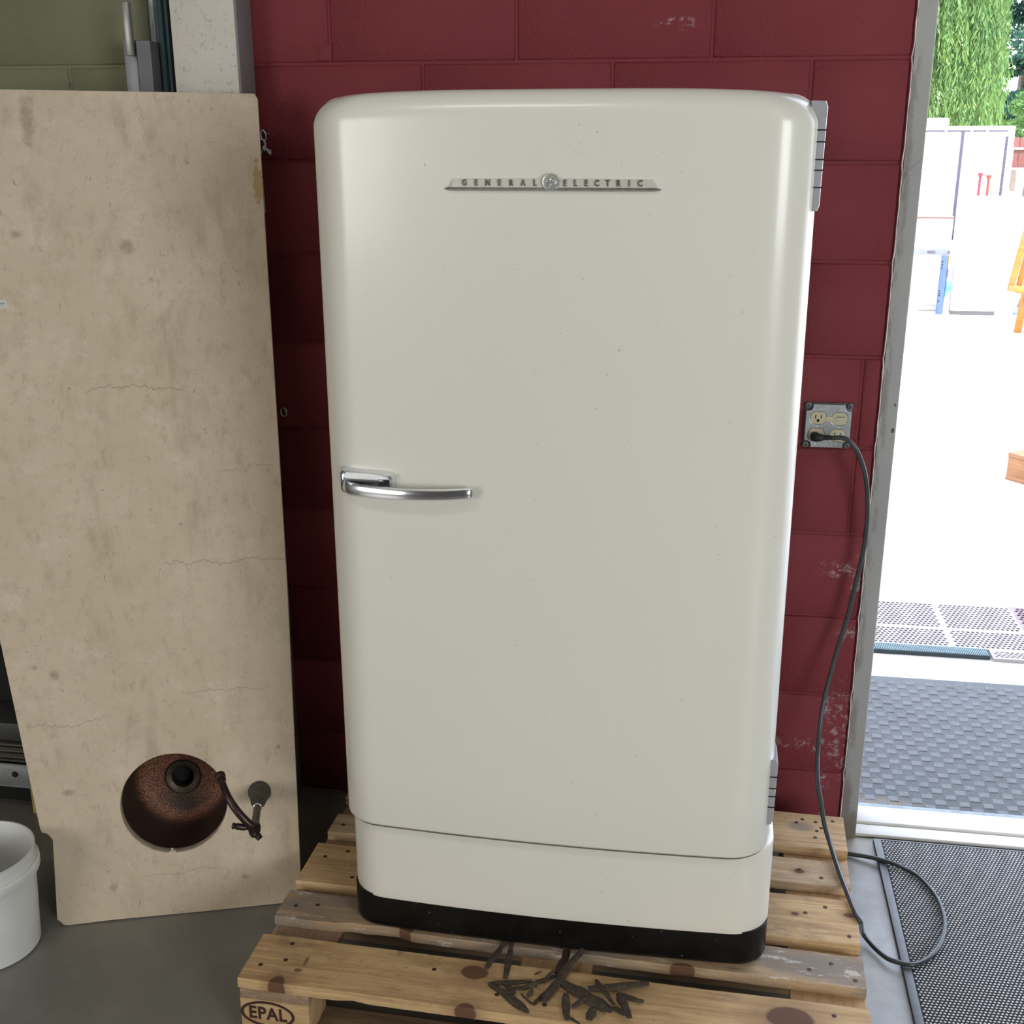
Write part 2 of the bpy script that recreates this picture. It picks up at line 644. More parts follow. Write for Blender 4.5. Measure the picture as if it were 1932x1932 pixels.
# ---- steel door frame
fm = Mat('grey_frame_paint', (0.39, 0.385, 0.375), 0.45, spec=0.4)
fm.mix(fm.rampf(fm.noise(5, 4, 0.6, stretch=(1, 1, 0.4)), 0.4, 0.7), (0.35, 0.345, 0.335), 0.7)
fm.mix(fm.math('MULTIPLY', fm.blob((0.567, 0, 1.2), (0.014, 0.1, 3.0), 0.5, 0.9, 9), fm.rampf(fm.noise(25, 5, 0.7, stretch=(1, 1, 0.3)), 0.45, 0.6)), (0.17, 0.13, 0.105), 0.55)
fm.mix(fm.blob((0.585, 0, 0.02), (0.05, 0.2, 0.05), 0.5, 1.3, 40), (0.17, 0.13, 0.085), 0.8)
fm.mix(fm.blob((0.572, 0, 0.12), (0.014, 0.2, 0.05), 0.4, 1.3, 40), (0.20, 0.15, 0.11), 0.7)
fm.mix(fm.rampf(fm.noise(46, 2, 0.5, stretch=(1.4, 1, 0.6)), 0.755, 0.775), (0.02, 0.02, 0.025), 0.85)
fm.bump(fm.noise(30, 4), 0.1, 0.001)
M['frame'] = fm.m
bm = NB()
prof = [(XD + 0.0025, 0.02), (XD + 0.0025, -0.004), (XO - 0.002, -0.006), (XO, -0.004), (XO, 0.05), (XO - 0.012, 0.052), (XO - 0.012, 0.075), (XO, 0.077), (XO, TW + 0.005), (XD + 0.0025, TW + 0.005)]
prism(bm, prof, 0.0, HO + 0.04)
struct(obj('trim_1', bm, M['frame']))
bm = NB()
prism(bm, [(XR + XO - x, y) for x, y in prof], 0.0, HO + 0.04)
struct(obj('trim_2', bm, M['frame']))
bm = NB()
box2(bm, (XO, -0.005, HO), (XR, TW + 0.005, HO + 0.04))
struct(obj('trim_3', bm, M['frame']))
# ragged paint and caulk line between the blocks and the frame, and a dirt edge at its foot
bm = NB()
pts, rad = [], []
for i in range(150):
    z = 0.02 + i * 0.0165
    jog = 0.0
    for c in range(-2, 10):
        dz = abs(z - (Z0 - c * S))
        if dz < 0.02: jog = -0.004 * (1 - dz / 0.02)
    pts.append((XD + 0.0005 + 0.0012 * noise.noise((0, 0, z * 30)) + jog * 0.6, -0.0040, z))
    rad.append(0.0012 + 0.0018 * abs(noise.noise((3, 1, z * 45))))
tube(bm, pts, rad, 5)
cl = plain('chipped_white_caulk', (0.85, 0.72, 0.70), 0.7, var=0.35, scale=60)
obj('caulk_line', bm, cl, wall)

# ---- wooden threshold boards
tw_ = plain('pale_threshold_wood', (0.72, 0.70, 0.65), 0.6, var=0.06, scale=12, bump=0.3)
for nm, y0, y1, zt in (('a', 0.004, 0.048, 0.010), ('b', 0.053, 0.128, 0.016)):
    bm = NB()
    box2(bm, (XO + 0.001, y0, 0.0), (XR - 0.001, y1, zt), 0.002)
    o = obj('trim_5' if nm == 'a' else 'trim_6', bm, tw_)
    struct(o)
bm = NB()
box2(bm, (XO + 0.001, 0.128, -0.0), (XR - 0.001, 0.150, 0.012), 0.002)
struct(obj('trim_7', bm, plain('metal_sill_strip', (0.25, 0.29, 0.30), 0.5, 0.5, var=0.4, scale=40)))

# ------------------------------------------------------------------ cobweb on the frame
t = thing('cobweb', 'thin grey strands of cobweb strung across the grey steel door frame', 'cobweb', (0.585, -0.008, 1.62))
wm = plain('web_silk', (0.5, 0.5, 0.5), 0.6)
bm = NB()
tube(bm, catmull([(-0.018, 0.001, -0.03), (-0.006, -0.004, 0.004), (0.018, 0.0, 0.030)], 6), 0.0005, 4)
tube(bm, catmull([(-0.017, 0.001, 0.006), (-0.009, -0.004, 0.0035), (-0.004, -0.004, 0.004)], 4), 0.0005, 4)
tube(bm, [(-0.006 + 0.003 * math.cos(a), -0.004, 0.0 + 0.004 * math.sin(a)) for a in [k * 0.7 for k in range(9)]], 0.0006, 4)
obj('strand', bm, wm, t)

# ------------------------------------------------------------------ pallet
PAL = Vector((-0.64946, -0.1119, 0.0))
PYAW = -0.02789
t = thing('wooden_pallet', 'worn pine stacking pallet under the white refrigerator', 'pallet', PAL, (0, 0, PYAW))
L, BT, SB = 1.2, 0.144, 0.122
nails_by = {}
for x, y in [(0.078, -0.352), (0.034, -0.38), (0.118, -0.444), (0.077, -0.551), (0.032, -0.562), (0.069, -0.68), (0.074, -0.729), (0.03, -0.751), (0.506, -0.749), (0.371, -0.702), (0.033, -0.25), (1.104, -0.028), (1.134, -0.034), (1.174, -0.024), (1.089, -0.044), (1.135, -0.072), (1.13, -0.1), (1.146, -0.058), (1.089, -0.234), (1.135, -0.257), (1.137, -0.361), (1.095, -0.388), (1.18, -0.45), (1.138, -0.542), (1.095, -0.567), (1.181, -0.583), (1.134, -0.689), (0.60, -0.76), (0.62, -0.57)]:
    for k, (a, b) in enumerate([(0, .145), (.190, .284), (.3275, .4775), (.510, .606), (.658, .797)]):
        if a < -y < b: nails_by.setdefault(k, []).append((x, y))
nail_me = None
ds = (0.10, 0.085, 0.07)
boards = [
    (0.0, 0.145, dict(light=(0.64, 0.45, 0.26), seed=1, stains=[((1.10, -0.06, .133), (0.03, 0.018, 0.05), (0.30, 0.24, 0.19)), ((1.0, -0.08, .133), (0.03, 0.02, 0.05), (0.35, 0.24, 0.14))])),
    (0.190, 0.284, dict(light=(0.60, 0.44, 0.28), grey=0.25, seed=5, knots=[((1.088, -0.24, .133), (0.012, 0.009, 0.03))])),
    (0.3275, 0.4775, dict(light=(0.62, 0.43, 0.23), seed=9, knots=[((1.186, -0.38, .133), (0.014, 0.008, 0.03)), ((1.073, -0.395, .133), (0.009, 0.006, 0.03))])),
    (0.510, 0.606, dict(light=(0.48, 0.35, 0.22), grey=0.9, seed=13, knots=[((0.285, -0.588, .133), (0.017, 0.022, 0.03)), ((0.85, -0.606, .133), (0.025, 0.012, 0.03))])),
    (0.658, 0.797, dict(light=(0.62, 0.42, 0.215), seed=21, knots=[((0.451, -0.696, .133), (0.028, 0.02, 0.05)), ((0.455, -0.800, .133), (0.021, 0.022, 0.02)), ((0.080, -0.797, .128), (0.018, 0.026, 0.03)), ((1.053, -0.711, .133), (0.045, 0.03, 0.05))],
                        stains=[((0.108, -0.753, .14), (0.009, 0.006, 0.03), (0.10, 0.07, 0.04)), ((0.115, -0.725, .14), (0.004, 0.016, 0.03), (0.16, 0.09, 0.05)), ((0.292, -0.664, .14), (0.006, 0.014, 0.03), (0.28, 0.22, 0.14))])),
]


def board(bm, x0, x1, y0, y1, z0, z1, amp, sd, nx=36, notches=()):
    """plank along x with uneven long edges; y0 back (greater y), y1 front"""
    rings = []
    for i in range(nx + 1):
        x = x0 + (x1 - x0) * i / nx
        a = y0 + amp * noise.noise((x * 6, sd, 0)) + amp * 0.5 * noise.noise((x * 25, sd, 2))
        b = y1 + amp * noise.noise((x * 6, sd, 5)) + amp * 0.5 * noise.noise((x * 25, sd, 7))
        zz = z1 + 0.0007 * noise.noise((x * 3, sd, 9))
        zb = z0
        for (na, nb, dy0, dy1, dzb) in notches:
            if na <= x <= nb:
                a -= dy0
                b += dy1
                zb += dzb
        c = 0.0022
        rings.append([(x, a, zb), (x, a, zz - c), (x, a - c, zz), (x, b + c, zz), (x, b, zz - c), (x, b, zb + 0.001), (x, b + 0.001, zb)])
    loft(bm, rings)


notch = {1: [(0.0, 0.10, 0.014, 0.0, 0), (0.04, 0.065, 0.012, 0, 0)], 0: [(0.0, 0.05, 0.03, 0.012, 0)], 3: [(0.0, 0.16, 0.0, 0.004, 0), (0.16, 0.27, 0, 0.010, 0)], 4: [(0.205, 0.235, 0, 0, 0.004)]}
for k, (a, b, kw) in enumerate(boards):
    mw = m_wood('pallet_wood_%s' % 'abcde'[k], **kw)
    bm = NB()
    board(bm, 0.0 if k != 1 else 0.006, L - (0.004 if k == 1 else 0), -a, -b, SB, BT, 0.0022 if k != 3 else 0.005, k * 3.1, notches=notch.get(k, ()))
    bo = obj('top_board', bm, mw, t)
    for (x, y) in nails_by.get(k, []):
        if nail_me is None:
            nb = NB()
            lathe(nb, [(0.0, 0.0), (0.0042, 0.0), (0.0048, 0.0006), (0.003, 0.0011), (0.0, 0.0012)], seg=12)
            nail_me = bpy.data.meshes.new('nail')
            nb.to_mesh(nail_me)
            nb.free()
            smooth(nail_me)
            nail_me.materials.append(plain('rusty_nail', (0.08, 0.045, 0.03), 0.6, 0.4))
        o = obj('nail', nail_me, None, bo, loc=(x, y, BT - 0.0004))
mws = m_wood('stringer_wood', (0.52, 0.33, 0.17), seed=31, axis='y')
mws2 = m_wood('stringer_wood_end', (0.36, 0.25, 0.17), (0.24, 0.14, 0.09), seed=37, axis='y')
for i, x in enumerate((0.0, 0.5275, 1.055)):
    bm = NB()
    box2(bm, (x + 0.003, -0.797, 0.100), (x + 0.145, -0.003, SB - 0.0003), 0.0015)
    obj('stringer_board', bm, mws2 if i == 0 else mws, t)
mwb = [m_wood('block_wood_%s' % c, (0.55, 0.38, 0.19), seed=s) for c, s in (('a', 41), ('b', 47))]
mbl = [((0.0, 0.145, 0.70, 0.80)), (0.5275, 0.6725, 0.70, 0.80), (1.055, 1.2, 0.70, 0.80), (0, 0.145, 0.3275, 0.4725), (0.5275, 0.6725, 0.3275, 0.4725), (1.055, 1.2, 0.3275, 0.4725), (0, 0.145, 0, 0.1), (0.5275, 0.6725, 0, 0.1), (1.055, 1.2, 0, 0.1)]
for i, (xa, xb, ya, yb) in enumerate(mbl):
    bm = NB()
    box2(bm, (xa + 0.002, -yb + 0.003, 0.022), (xb - 0.002, -ya - 0.003, 0.0998), 0.002)
    bl = obj('spacer_block', bm, mwb[i % 2], t)
    if i == 0:
        burn = plain('burnt_brand_mark', (0.045, 0.014, 0.010), 0.8)
        R = Matrix.Translation((0.058, -0.7975, 0.068)) @ Matrix.Rotation(PI / 2, 4, 'X')
        me = text_mesh('brand_letters', 'EPAL', 0.040, 0.0006, space=1.08, fat=0.0009)
        me.transform(R @ Matrix.Scale(0.86, 4, (1, 0, 0)))
        me.materials.append(burn)
        obj('brand_mark', me, None, bl)
        me = curve_mesh('brand_ring', [ellipse(0, 0, 0.0555, 0.030), ellipse(0, 0, 0.0500, 0.0250)], 0.0006)
        me.transform(R)
        me.materials.append(burn)
        obj('brand_ring', me, None, bl)
for y0 in (0.0, 0.3275, 0.70):
    bm = NB()
    board(bm, 0.0, L, -y0, -(y0 + (0.145 if y0 == 0.3275 else 0.1)), 0.0, 0.0219, 0.0015, y0 * 9 + 50)
    obj('bottom_board', bm, m_wood('bottom_wood', (0.22, 0.15, 0.09), (0.15, 0.09, 0.05), seed=60 + y0 * 10), t)  # darker than the deck wood: shade under the pallet is in the colour

# ------------------------------------------------------------------ refrigerator
FR = Vector((-0.0838, -0.773, 0.1450))
FYAW = -0.0102


def outline(hw, b, rc, depth, y0=0.0, xo=0.0, nb=16, nc=12):
    x1 = hw - rc
    mm = 2 * b * x1 / hw ** 2
    a0 = math.atan(mm)
    r = rc / (1 - math.sin(a0))
    cx, cy = x1 - r * math.sin(a0), b * (x1 / hw) ** 2 + r * math.cos(a0)
    R = [(x1 * i / nb, b * (x1 * i / nb / hw) ** 2) for i in range(nb + 1)]
    R += [(cx + r * math.sin(a0 + (PI / 2 - a0) * i / nc), cy - r * math.cos(a0 + (PI / 2 - a0) * i / nc)) for i in range(1, nc + 1)]
    R.append((hw, depth - y0))
    Lh = [(-x, y) for x, y in R[1:]][::-1]
    return [(x + xo, y + y0) for x, y in Lh + R]


fridge = thing('refrigerator', 'tall cream white vintage refrigerator with rounded corners standing on the pallet', 'refrigerator', FR, (0, 0, FYAW))
ZO = FR.z
Z1, Z2, ZT = 0.4153 - ZO, 0.2217 - ZO, 1.774 - ZO
HW, BD, RC, XOF = 0.4155, 0.0155, 0.0743, -0.0005


def body(bm, hw, b, rc, y0, depth, z0, z1, R=0.0, Rb=0.0, xo=0.0, n=9, droop=0.0):
    rings = []
    if Rb:
        for i in range(4):
            ph = PI / 2 * i / 4
            d = Rb * (1 - math.sin(ph))
            rings.append([(x, y, z0 + Rb * (1 - math.cos(ph))) for x, y in outline(hw - d, b, rc, depth, y0 + d, xo)])
    zs = [z0 + Rb + (z1 - R - z0 - Rb) * i / 12 for i in range(13)]
    for z in zs: rings.append([(x, y, z) for x, y in outline(hw, b, rc, depth, y0, xo)])
    if R:
        for i in range(1, n + 1):
            ph = PI / 2 * i / n
            d = R * (1 - math.cos(ph))
            rings.append([(x, y, z1 - R + R * math.sin(ph)) for x, y in outline(hw - d, b, rc, depth, y0 + d * 0.62, xo)])
    if droop:
        rings = [[(x, y, z - droop * (abs(x) / hw) ** 4 * max(0, min(1, (z - z1 + 0.25) / 0.25))) for x, y, z in r] for r in rings]
    loft(bm, rings)


bm = NB()
body(bm, HW, BD, RC, 0.0, 0.085, Z1, ZT, R=0.046, Rb=0.006, droop=0.014)
door = obj('door', bm, M['enamel_door'], fridge, ang=50)
bm = NB()
body(bm, HW - 0.022, BD, RC, 0.03, 0.099, Z1 + 0.01, ZT - 0.025, R=0.03)
obj('door_gasket', bm, M['gasket'], fridge)
CW = 0.4227
XC = 0.0064
bm = NB()
body(bm, 0.405, 0.002, 0.03, 0.097, 0.69, Z1 - 0.03, ZT - 0.034, R=0.06, droop=0.016)
obj('cabinet', bm, M['enamel'], fridge, ang=50)
bm = NB()
body(bm, CW, BD, RC, 0.035, 0.69, Z2, Z1 - 0.004, R=0.010, Rb=0.004, xo=XC)
obj('lower_panel', bm, M['enamel'], fridge, ang=50)
bm = NB()
body(bm, CW - 0.0015, 0.0119, 0.0552, 0.0409, 0.68, 0.0, Z2 + 0.006, Rb=0.016, xo=XC)
obj('kick_base', bm, M['black'], fridge, ang=50)
# grime line under the door edge
bm = NB()
ol = outline(CW - 0.012, BD, RC, 0.3, 0.044, XC)
ol2 = outline(CW - 0.001, BD, RC, 0.3, 0.0335, XC)
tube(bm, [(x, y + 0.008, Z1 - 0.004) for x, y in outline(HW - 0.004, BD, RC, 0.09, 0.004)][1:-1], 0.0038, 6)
obj('seam_grime_strip', bm, plain('dirty_seam', (0.20, 0.17, 0.13), 0.7, var=0.4, scale=60), fridge)


def yfront(x):
    return BD * (x / HW) ** 2


hinge_m = plain('satin_hinge_metal', (0.52, 0.52, 0.55), 0.32, 0.5, var=0.1, scale=40)
# hinges on the right-hand side
def hinge(z0, z1, segs):
    bm = NB()
    pr = [(0.398, z0), (0.4175, z0 + 0.002), (0.4205, z0 + 0.010), (0.4225, z1 - 0.010), (0.4195, z1 - 0.001), (0.398, z1)]
    A = [(x, 0.062, z) for x, z in pr]
    A2 = [(x - 0.001, 0.058, z) for x, z in pr]
    B = [(x, 0.125, z) for x, z in pr]
    loft(bm, [A2, A, B])
    h = obj('hinge', bm, hinge_m, fridge)
    for s in segs:
        bm = NB()
        box2(bm, (0.40, 0.0574, s - 0.0012), (0.4227, 0.11, s + 0.0010))
        obj('hinge_joint', bm, M['dark'], h)


hinge(1.5868 - ZO, 1.7548 - ZO, [1.7113 - ZO, 1.6937 - ZO, 1.6671 - ZO, 1.6509 - ZO, 1.6248 - ZO])
hinge(0.4661 - ZO, 0.6051 - ZO, [0.569 - ZO, 0.545 - ZO, 0.528 - ZO, 0.505 - ZO])

# name plate: cream backing bar with raised letters, round monogram, chrome strip
EZ = 1.6225 - ZO


def bend(me):
    for v in me.vertices:
        v.co.y += yfront(v.co.x)


badge_m = plain('badge_cream', (0.62, 0.60, 0.53), 0.35, 0.15, var=0.1, scale=60)
bm = NB()
n = 24
rings = []
for i in range(n + 1):
    x = -0.1660 + 0.3310 * (0.5 - 0.5 * math.cos(PI * i / n))
    e = max(0, abs(x) - 0.1615) * 0.9
    zt_ = 1.6385 - ZO + 0.0012 * (1 - (x / 0.164) ** 2) - e * 3
    zb_ = 1.6255 - ZO
    rings.append([(x, 0.002, zb_), (x, -0.0050, zb_), (x, -0.0042, (zb_ + zt_) / 2), (x, -0.0028, zt_ - 0.001), (x, 0.002, zt_)])
loft(bm, rings)
for v in bm.verts: v.co.y += yfront(v.co.x)
plate = obj('name_plate', bm, badge_m, fridge)
bm = NB()
rings = []
for i in range(41):
    x = -0.1750 + 0.3480 * i / 40
    k = min(1.0, (0.1752 - abs(x + 0.001)) / 0.012 + 0.12)
    zc = 1.6228 - ZO
    hh, dd = 0.0030 * k, 0.0085 * k
    rings.append([(x, 0.003, zc - hh), (x, -dd * 0.5, zc - hh), (x, -dd, zc - hh * 0.2), (x, -dd * 0.8, zc + hh * 0.8), (x, -dd * 0.4, zc + hh), (x, 0.003, zc + hh)])
loft(bm, rings)
for v in bm.verts: v.co.y += yfront(v.co.x)
obj('chrome_strip', bm, M['chrome_dull'], fridge, ang=25)
RX = Matrix.Rotation(PI / 2, 4, 'X')
letter_m = plain('tarnished_letter', (0.20, 0.20, 0.19), 0.35, 0.8, var=0.3, scale=200)
xs_l = [(c, -0.1409 + i * (0.1409 - 0.0263) / 6) for i, c in enumerate('GENERAL')] + [(c, 0.0215 + i * (0.1400 - 0.0215) / 7) for i, c in enumerate('ELECTRIC')]
for ch, x in xs_l:
    me = text_mesh('letter', ch, 0.0135, 0.0010, 0.00045)
    me.transform(Matrix.Translation((x, yfront(x) - 0.0052, 1.6322 - ZO)) @ RX @ Matrix.Scale(0.82, 4, (1, 0, 0)))
    me.materials.append(letter_m)
    obj('letter', me, None, plate)
bm = NB()
mc = Vector((-0.0008, -0.0045, 1.6338 - ZO))
lathe(bm, [(0.0, -0.004), (0.0132, -0.004), (0.0136, 0.003), (0.0128, 0.0042), (0.0116, 0.0044), (0.0110, 0.0032), (0.0, 0.0032)], mc, (0, -1, 0), 40)
disc = obj('monogram_disc', bm, M['cast'], fridge)


def script(pts, r=0.0007):
    bm = NB()
    P = [(mc.x + x, mc.y - 0.0036, mc.z + z) for x, z in pts]
    tube(bm, catmull(P, 6), r, 6)
    obj('monogram_stroke', bm, M['chrome'], disc)


K = 0.0105
script([(-0.15 * K, 0.55 * K), (-0.45 * K, 0.45 * K), (-0.62 * K, 0.1 * K), (-0.45 * K, -0.1 * K), (-0.1 * K, 0.2 * K), (-0.05 * K, 0.55 * K)])
script([(-0.1 * K, 0.3 * K), (-0.3 * K, -0.25 * K), (-0.65 * K, -0.6 * K), (-0.55 * K, -0.35 * K), (-0.1 * K, -0.1 * K), (0.1 * K, 0.05 * K)])
script([(0.45 * K, 0.55 * K), (0.2 * K, 0.6 * K), (0.1 * K, 0.3 * K), (0.35 * K, 0.12 * K), (0.1 * K, 0.0 * K), (0.05 * K, -0.4 * K), (0.4 * K, -0.5 * K), (0.6 * K, -0.2 * K), (0.4 * K, -0.05 * K), (0.25 * K, -0.22 * K)])
script([(0.75 * K, 0.15 * K), (0.8 * K, -0.25 * K), (0.5 * K, -0.72 * K), (0.05 * K, -0.82 * K)])
script([(-0.05 * K, 0.85 * K), (0.1 * K, 0.72 * K), (-0.1 * K, 0.65 * K)], 0.0005)

# latch handle
HZ = 1.124 - ZO
h = bpy.data.objects.new('latch_handle', None)
COL.objects.link(h)
h.parent = fridge
hy = yfront(-0.36)
bm = NB()
# mounting block at the left: a frame raised off the door with a hollow
ring0 = [(-0.3700, 1.1005), (-0.3735, 1.108), (-0.3735, 1.1395), (-0.3690, 1.1440), (-0.3000, 1.1420), (-0.2780, 1.1395), (-0.2735, 1.1350), (-0.2735, 1.1170), (-0.2760, 1.1130), (-0.330, 1.1020)]
ring0 = [(x, z - ZO) for x, z in ring0]
cxm, czm = -0.323, 1.122 - ZO


def rsc(k, y, kx=None):
    return [(cxm + (x - cxm) * k, yfront(x) + y, czm + (z - czm) * k) for x, z in ring0]


loft(bm, [rsc(1.03, 0.003), rsc(1.0, -0.006), rsc(0.96, -0.018), rsc(0.88, -0.0215), rsc(0.85, -0.0205), rsc(0.82, -0.0165)])
obj('mounting_block', bm, M['chrome'], h, ang=30)
bm = NB()
path = catmull([(-0.3665, -0.016, 1.1175), (-0.350, -0.030, 1.1135), (-0.300, -0.040, 1.1125), (-0.24, -0.045, 1.1125), (-0.18, -0.042, 1.1140), (-0.145, -0.035, 1.1155), (-0.131, -0.030, 1.1160)], 8)
rings = []
m_ = len(path)
for i, p in enumerate(path):
    u = i / (m_ - 1)
    hh = 0.0112 - 0.0018 * u
    dd = 0.0060
    if u > 0.96: hh *= 1 - (u - 0.96) * 6; dd *= 1 - (u - 0.96) * 8
    x, y, z = p.x, p.y + hy, p.z - ZO
    rings.append([(x, y + dd, z - hh * 0.7), (x, y - dd * 0.3, z - hh), (x, y - dd, z - hh * 0.65), (x, y - dd * 1.1, z + hh * 0.3), (x, y - dd * 0.7, z + hh * 0.85), (x, y + dd * 0.3, z + hh), (x, y + dd, z + hh * 0.8)])
loft(bm, rings)
obj('lever_bar', bm, M['chrome'], h, ang=28)
bm = NB()
box2(bm, (-0.301, hy - 0.0235, 1.118 - ZO), (-0.2815, hy - 0.012, 1.1310 - ZO), 0.001)
obj('handle_recess', bm, plain('handle_socket', (0.10, 0.11, 0.12), 0.2, 0.9), h)

# ------------------------------------------------------------------ stone slab with sink hole (leaning on the wall)
A0 = Vector((-1.19470, -0.64154, 0.002))
E1 = Vector((0.94762, 0.31940, 0.0))
UP = Vector((-0.05966, 0.17699, 0.98240))
NN = E1.cross(UP).normalized()
UP = NN.cross(E1).normalized()
SM = Matrix((E1, UP, NN)).transposed().to_4x4()
slab = thing('stone_countertop', 'tall beige stone vanity top with round sink hole leaning against the red wall', 'countertop', A0)
slab.rotation_euler = SM.to_euler()
TH = 0.027
sl = Mat('beige_travertine', (0.56, 0.455, 0.335), 0.5, spec=0.35, coord='obj')
sl.mix(sl.rampf(sl.noise(3.0, 6, 0.6), 0.35, 0.7), (0.64, 0.53, 0.405), 0.9)
sl.mix(sl.rampf(sl.noise(5.5, 7, 0.68, stretch=(1.9, 0.65, 1)), 0.5, 0.72), (0.40, 0.31, 0.215), 0.85)
sl.mix(sl.rampf(sl.noise(22, 6, 0.75, stretch=(1.6, 0.8, 1)), 0.52, 0.72), (0.37, 0.29, 0.20), 0.7)
sl.mix(sl.rampf(sl.noise(9, 6, 0.75), 0.5, 0.72), (0.70, 0.60, 0.48), 0.65)
sl.mix(sl.rampf(sl.noise(2.2, 6, 0.7, shift=(4, 2, 1)), 0.5, 0.7), (0.54, 0.47, 0.35), 0.4)
sl.mix(sl.rampf(sl.noise(34, 6, 0.8), 0.5, 0.66), (0.46, 0.38, 0.28), 0.5)
sl.mix(sl.rampf(sl.noise(60, 3, 0.6, stretch=(1.3, 0.8, 1), dist=1.0), 0.66, 0.72), (0.24, 0.18, 0.12), 0.55)
sl.mix(sl.rampf(sl.noise(120, 3, 0.6, dist=2.0), 0.66, 0.74), (0.26, 0.20, 0.14), 0.5)
for c, r in (((-0.07, 1.50, 0), (0.022, 0.016, .1)), ((0.02, 1.53, 0), (0.012, 0.008, .1)), ((0.06, 1.76, 0), (0.012, 0.05, .1)), ((0.24, 1.50, 0), (0.013, 0.014, .1)), ((0.02, 0.58, 0), (0.010, 0.009, .1)), ((-0.02, 0.60, 0), (0.006, 0.005, .1)), ((0.11, 0.08, 0), (0.008, 0.009, .1)), ((0.40, 0.075, 0), (0.007, 0.006, .1)), ((0.03, 0.31, 0), (0.013, 0.007, .1))):
    sl.mix(sl.blob(c, r, 0.6, 2.2, 60), (0.22, 0.16, 0.10), 0.5)
sl.mix(sl.blob((0.523, 1.63, 0), (0.010, 0.040, 0.1), 0.15, 2.6, 60), (0.40, 0.25, 0.085), 0.85)


def crack(m, z0, amp, xa, xb, wd=0.0012):
    sx = m.t.nodes.new('ShaderNodeSeparateXYZ')
    m.t.links.new(m.co, sx.inputs[0])
    w1 = m.math('MULTIPLY', m.math('SUBTRACT', m.noise(7, 5, 0.7, stretch=(1, 0, 1), shift=(z0 * 5, 0, 0)), 0.5), amp)
    d = m.math('ABSOLUTE', m.math('SUBTRACT', m.math('SUBTRACT', sx.outputs[1], z0), w1))
    line = m.rampf(d, wd * 0.4, wd * 1.4, 1.0, 0.0)
    seg = m.math('MULTIPLY', m.rampf(sx.outputs[0], xa, xa + 0.03), m.rampf(sx.outputs[0], xb - 0.03, xb, 1.0, 0.0))
    m.mix(m.math('MULTIPLY', line, seg), (0.17, 0.12, 0.08), 0.5)


crack(sl, 1.20, 0.12, 0.12, 0.36)
crack(sl, 0.81, 0.14, 0.25, 0.56)
crack(sl, 0.52, 0.10, 0.28, 0.50, 0.0008)
crack(sl, 0.47, 0.12, -0.06, 0.14, 0.0011)
crack(sl, 0.10, 0.06, 0.17, 0.36, 0.0007)
crack(sl, 1.02, 0.14, 0.38, 0.53, 0.0008)
sl.bump(sl.noise(70, 5, 0.7), 0.2, 0.0012)
M['stone'] = sl.m
outer = [(0.003, 0.0), (0.10, 0.002), (0.30, 0.0), (0.526, 0.0), (0.530, 0.30), (0.535, 0.73), (0.5345, 1.055), (0.533, 1.50), (0.5330, 1.806), (0.5265, 1.8165), (0.25, 1.821), (0.0, 1.8245), (-0.212, 1.8265), (-0.15, 1.245), (-0.0858, 0.6665), (-0.0375, 0.2315), (-0.0335, 0.2225), (-0.0250, 0.2205), (-0.0180, 0.2130), (-0.0130, 0.2040), (-0.0155, 0.11), (-0.0183, 0.0160), (-0.0120, 0.0110), (-0.006, 0.003)]
hole = ellipse(0.2549, 0.2640, 0.1175, 0.1165, 72)
me = curve_mesh('stone_slab', [outer, hole], TH / 2 - 0.0012, 0.0012)
me.transform(Matrix.Translation((0, 0, -TH / 2)))
me.materials.append(M['stone'])
smooth(me, 30)
obj('stone_slab', me, None, slab)
# chip at the lower rim of the hole
bm = NB()
box(bm, (0.243, 0.1475, -0.006), (0.016, 0.008, 0.010), 0.05, 0.001)
box(bm, (0.2420, 0.1535, -0.008), (0.006, 0.005, 0.004), 0.5, 0.001)
obj('rim_chip', bm, plain('broken_stone', (0.55, 0.50, 0.43), 0.8), slab)
# undermount copper bowl
cu = Mat('hammered_copper', (0.29, 0.115, 0.06), 0.5, 0.3, coord='obj')
hm = cu.voronoi(210)
cu.mix(cu.rampf(hm, 0.35, 0.65), (0.10, 0.035, 0.022), 0.8)
sz = cu.t.nodes.new('ShaderNodeSeparateXYZ')
cu.t.links.new(cu.co, sz.inputs[0])
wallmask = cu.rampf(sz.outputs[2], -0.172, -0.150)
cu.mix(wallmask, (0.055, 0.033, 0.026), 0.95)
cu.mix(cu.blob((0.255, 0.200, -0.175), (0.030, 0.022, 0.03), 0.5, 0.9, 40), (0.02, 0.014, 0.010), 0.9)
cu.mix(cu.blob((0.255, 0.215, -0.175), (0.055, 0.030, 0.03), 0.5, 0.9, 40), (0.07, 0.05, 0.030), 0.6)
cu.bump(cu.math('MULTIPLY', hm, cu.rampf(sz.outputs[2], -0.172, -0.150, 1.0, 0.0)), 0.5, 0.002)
bm = NB()
CXH, CYH = 0.2549, 0.2640
prof = [(0.135, -TH), (0.124, -TH - 0.001), (0.123, -0.07), (0.120, -0.12), (0.112, -0.152), (0.098, -0.170), (0.080, -0.177), (0.040, -0.180), (0.030, -0.180)]
prof2 = [(0.030, -0.184), (0.085, -0.181), (0.103, -0.174), (0.118, -0.155), (0.126, -0.12), (0.129, -0.07), (0.129, -TH - 0.003), (0.135, -TH - 0.003)]
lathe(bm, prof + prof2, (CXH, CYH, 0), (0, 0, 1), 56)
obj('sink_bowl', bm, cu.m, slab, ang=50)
bm = NB()
lathe(bm, [(0.030, -0.183), (0.039, -0.180), (0.043, -0.1775), (0.040, -0.1745), (0.033, -0.1750), (0.026, -0.1785), (0.024, -0.186), (0.024, -0.215), (0.028, -0.215)], (CXH, CYH, 0), (0, 0, 1), 40)
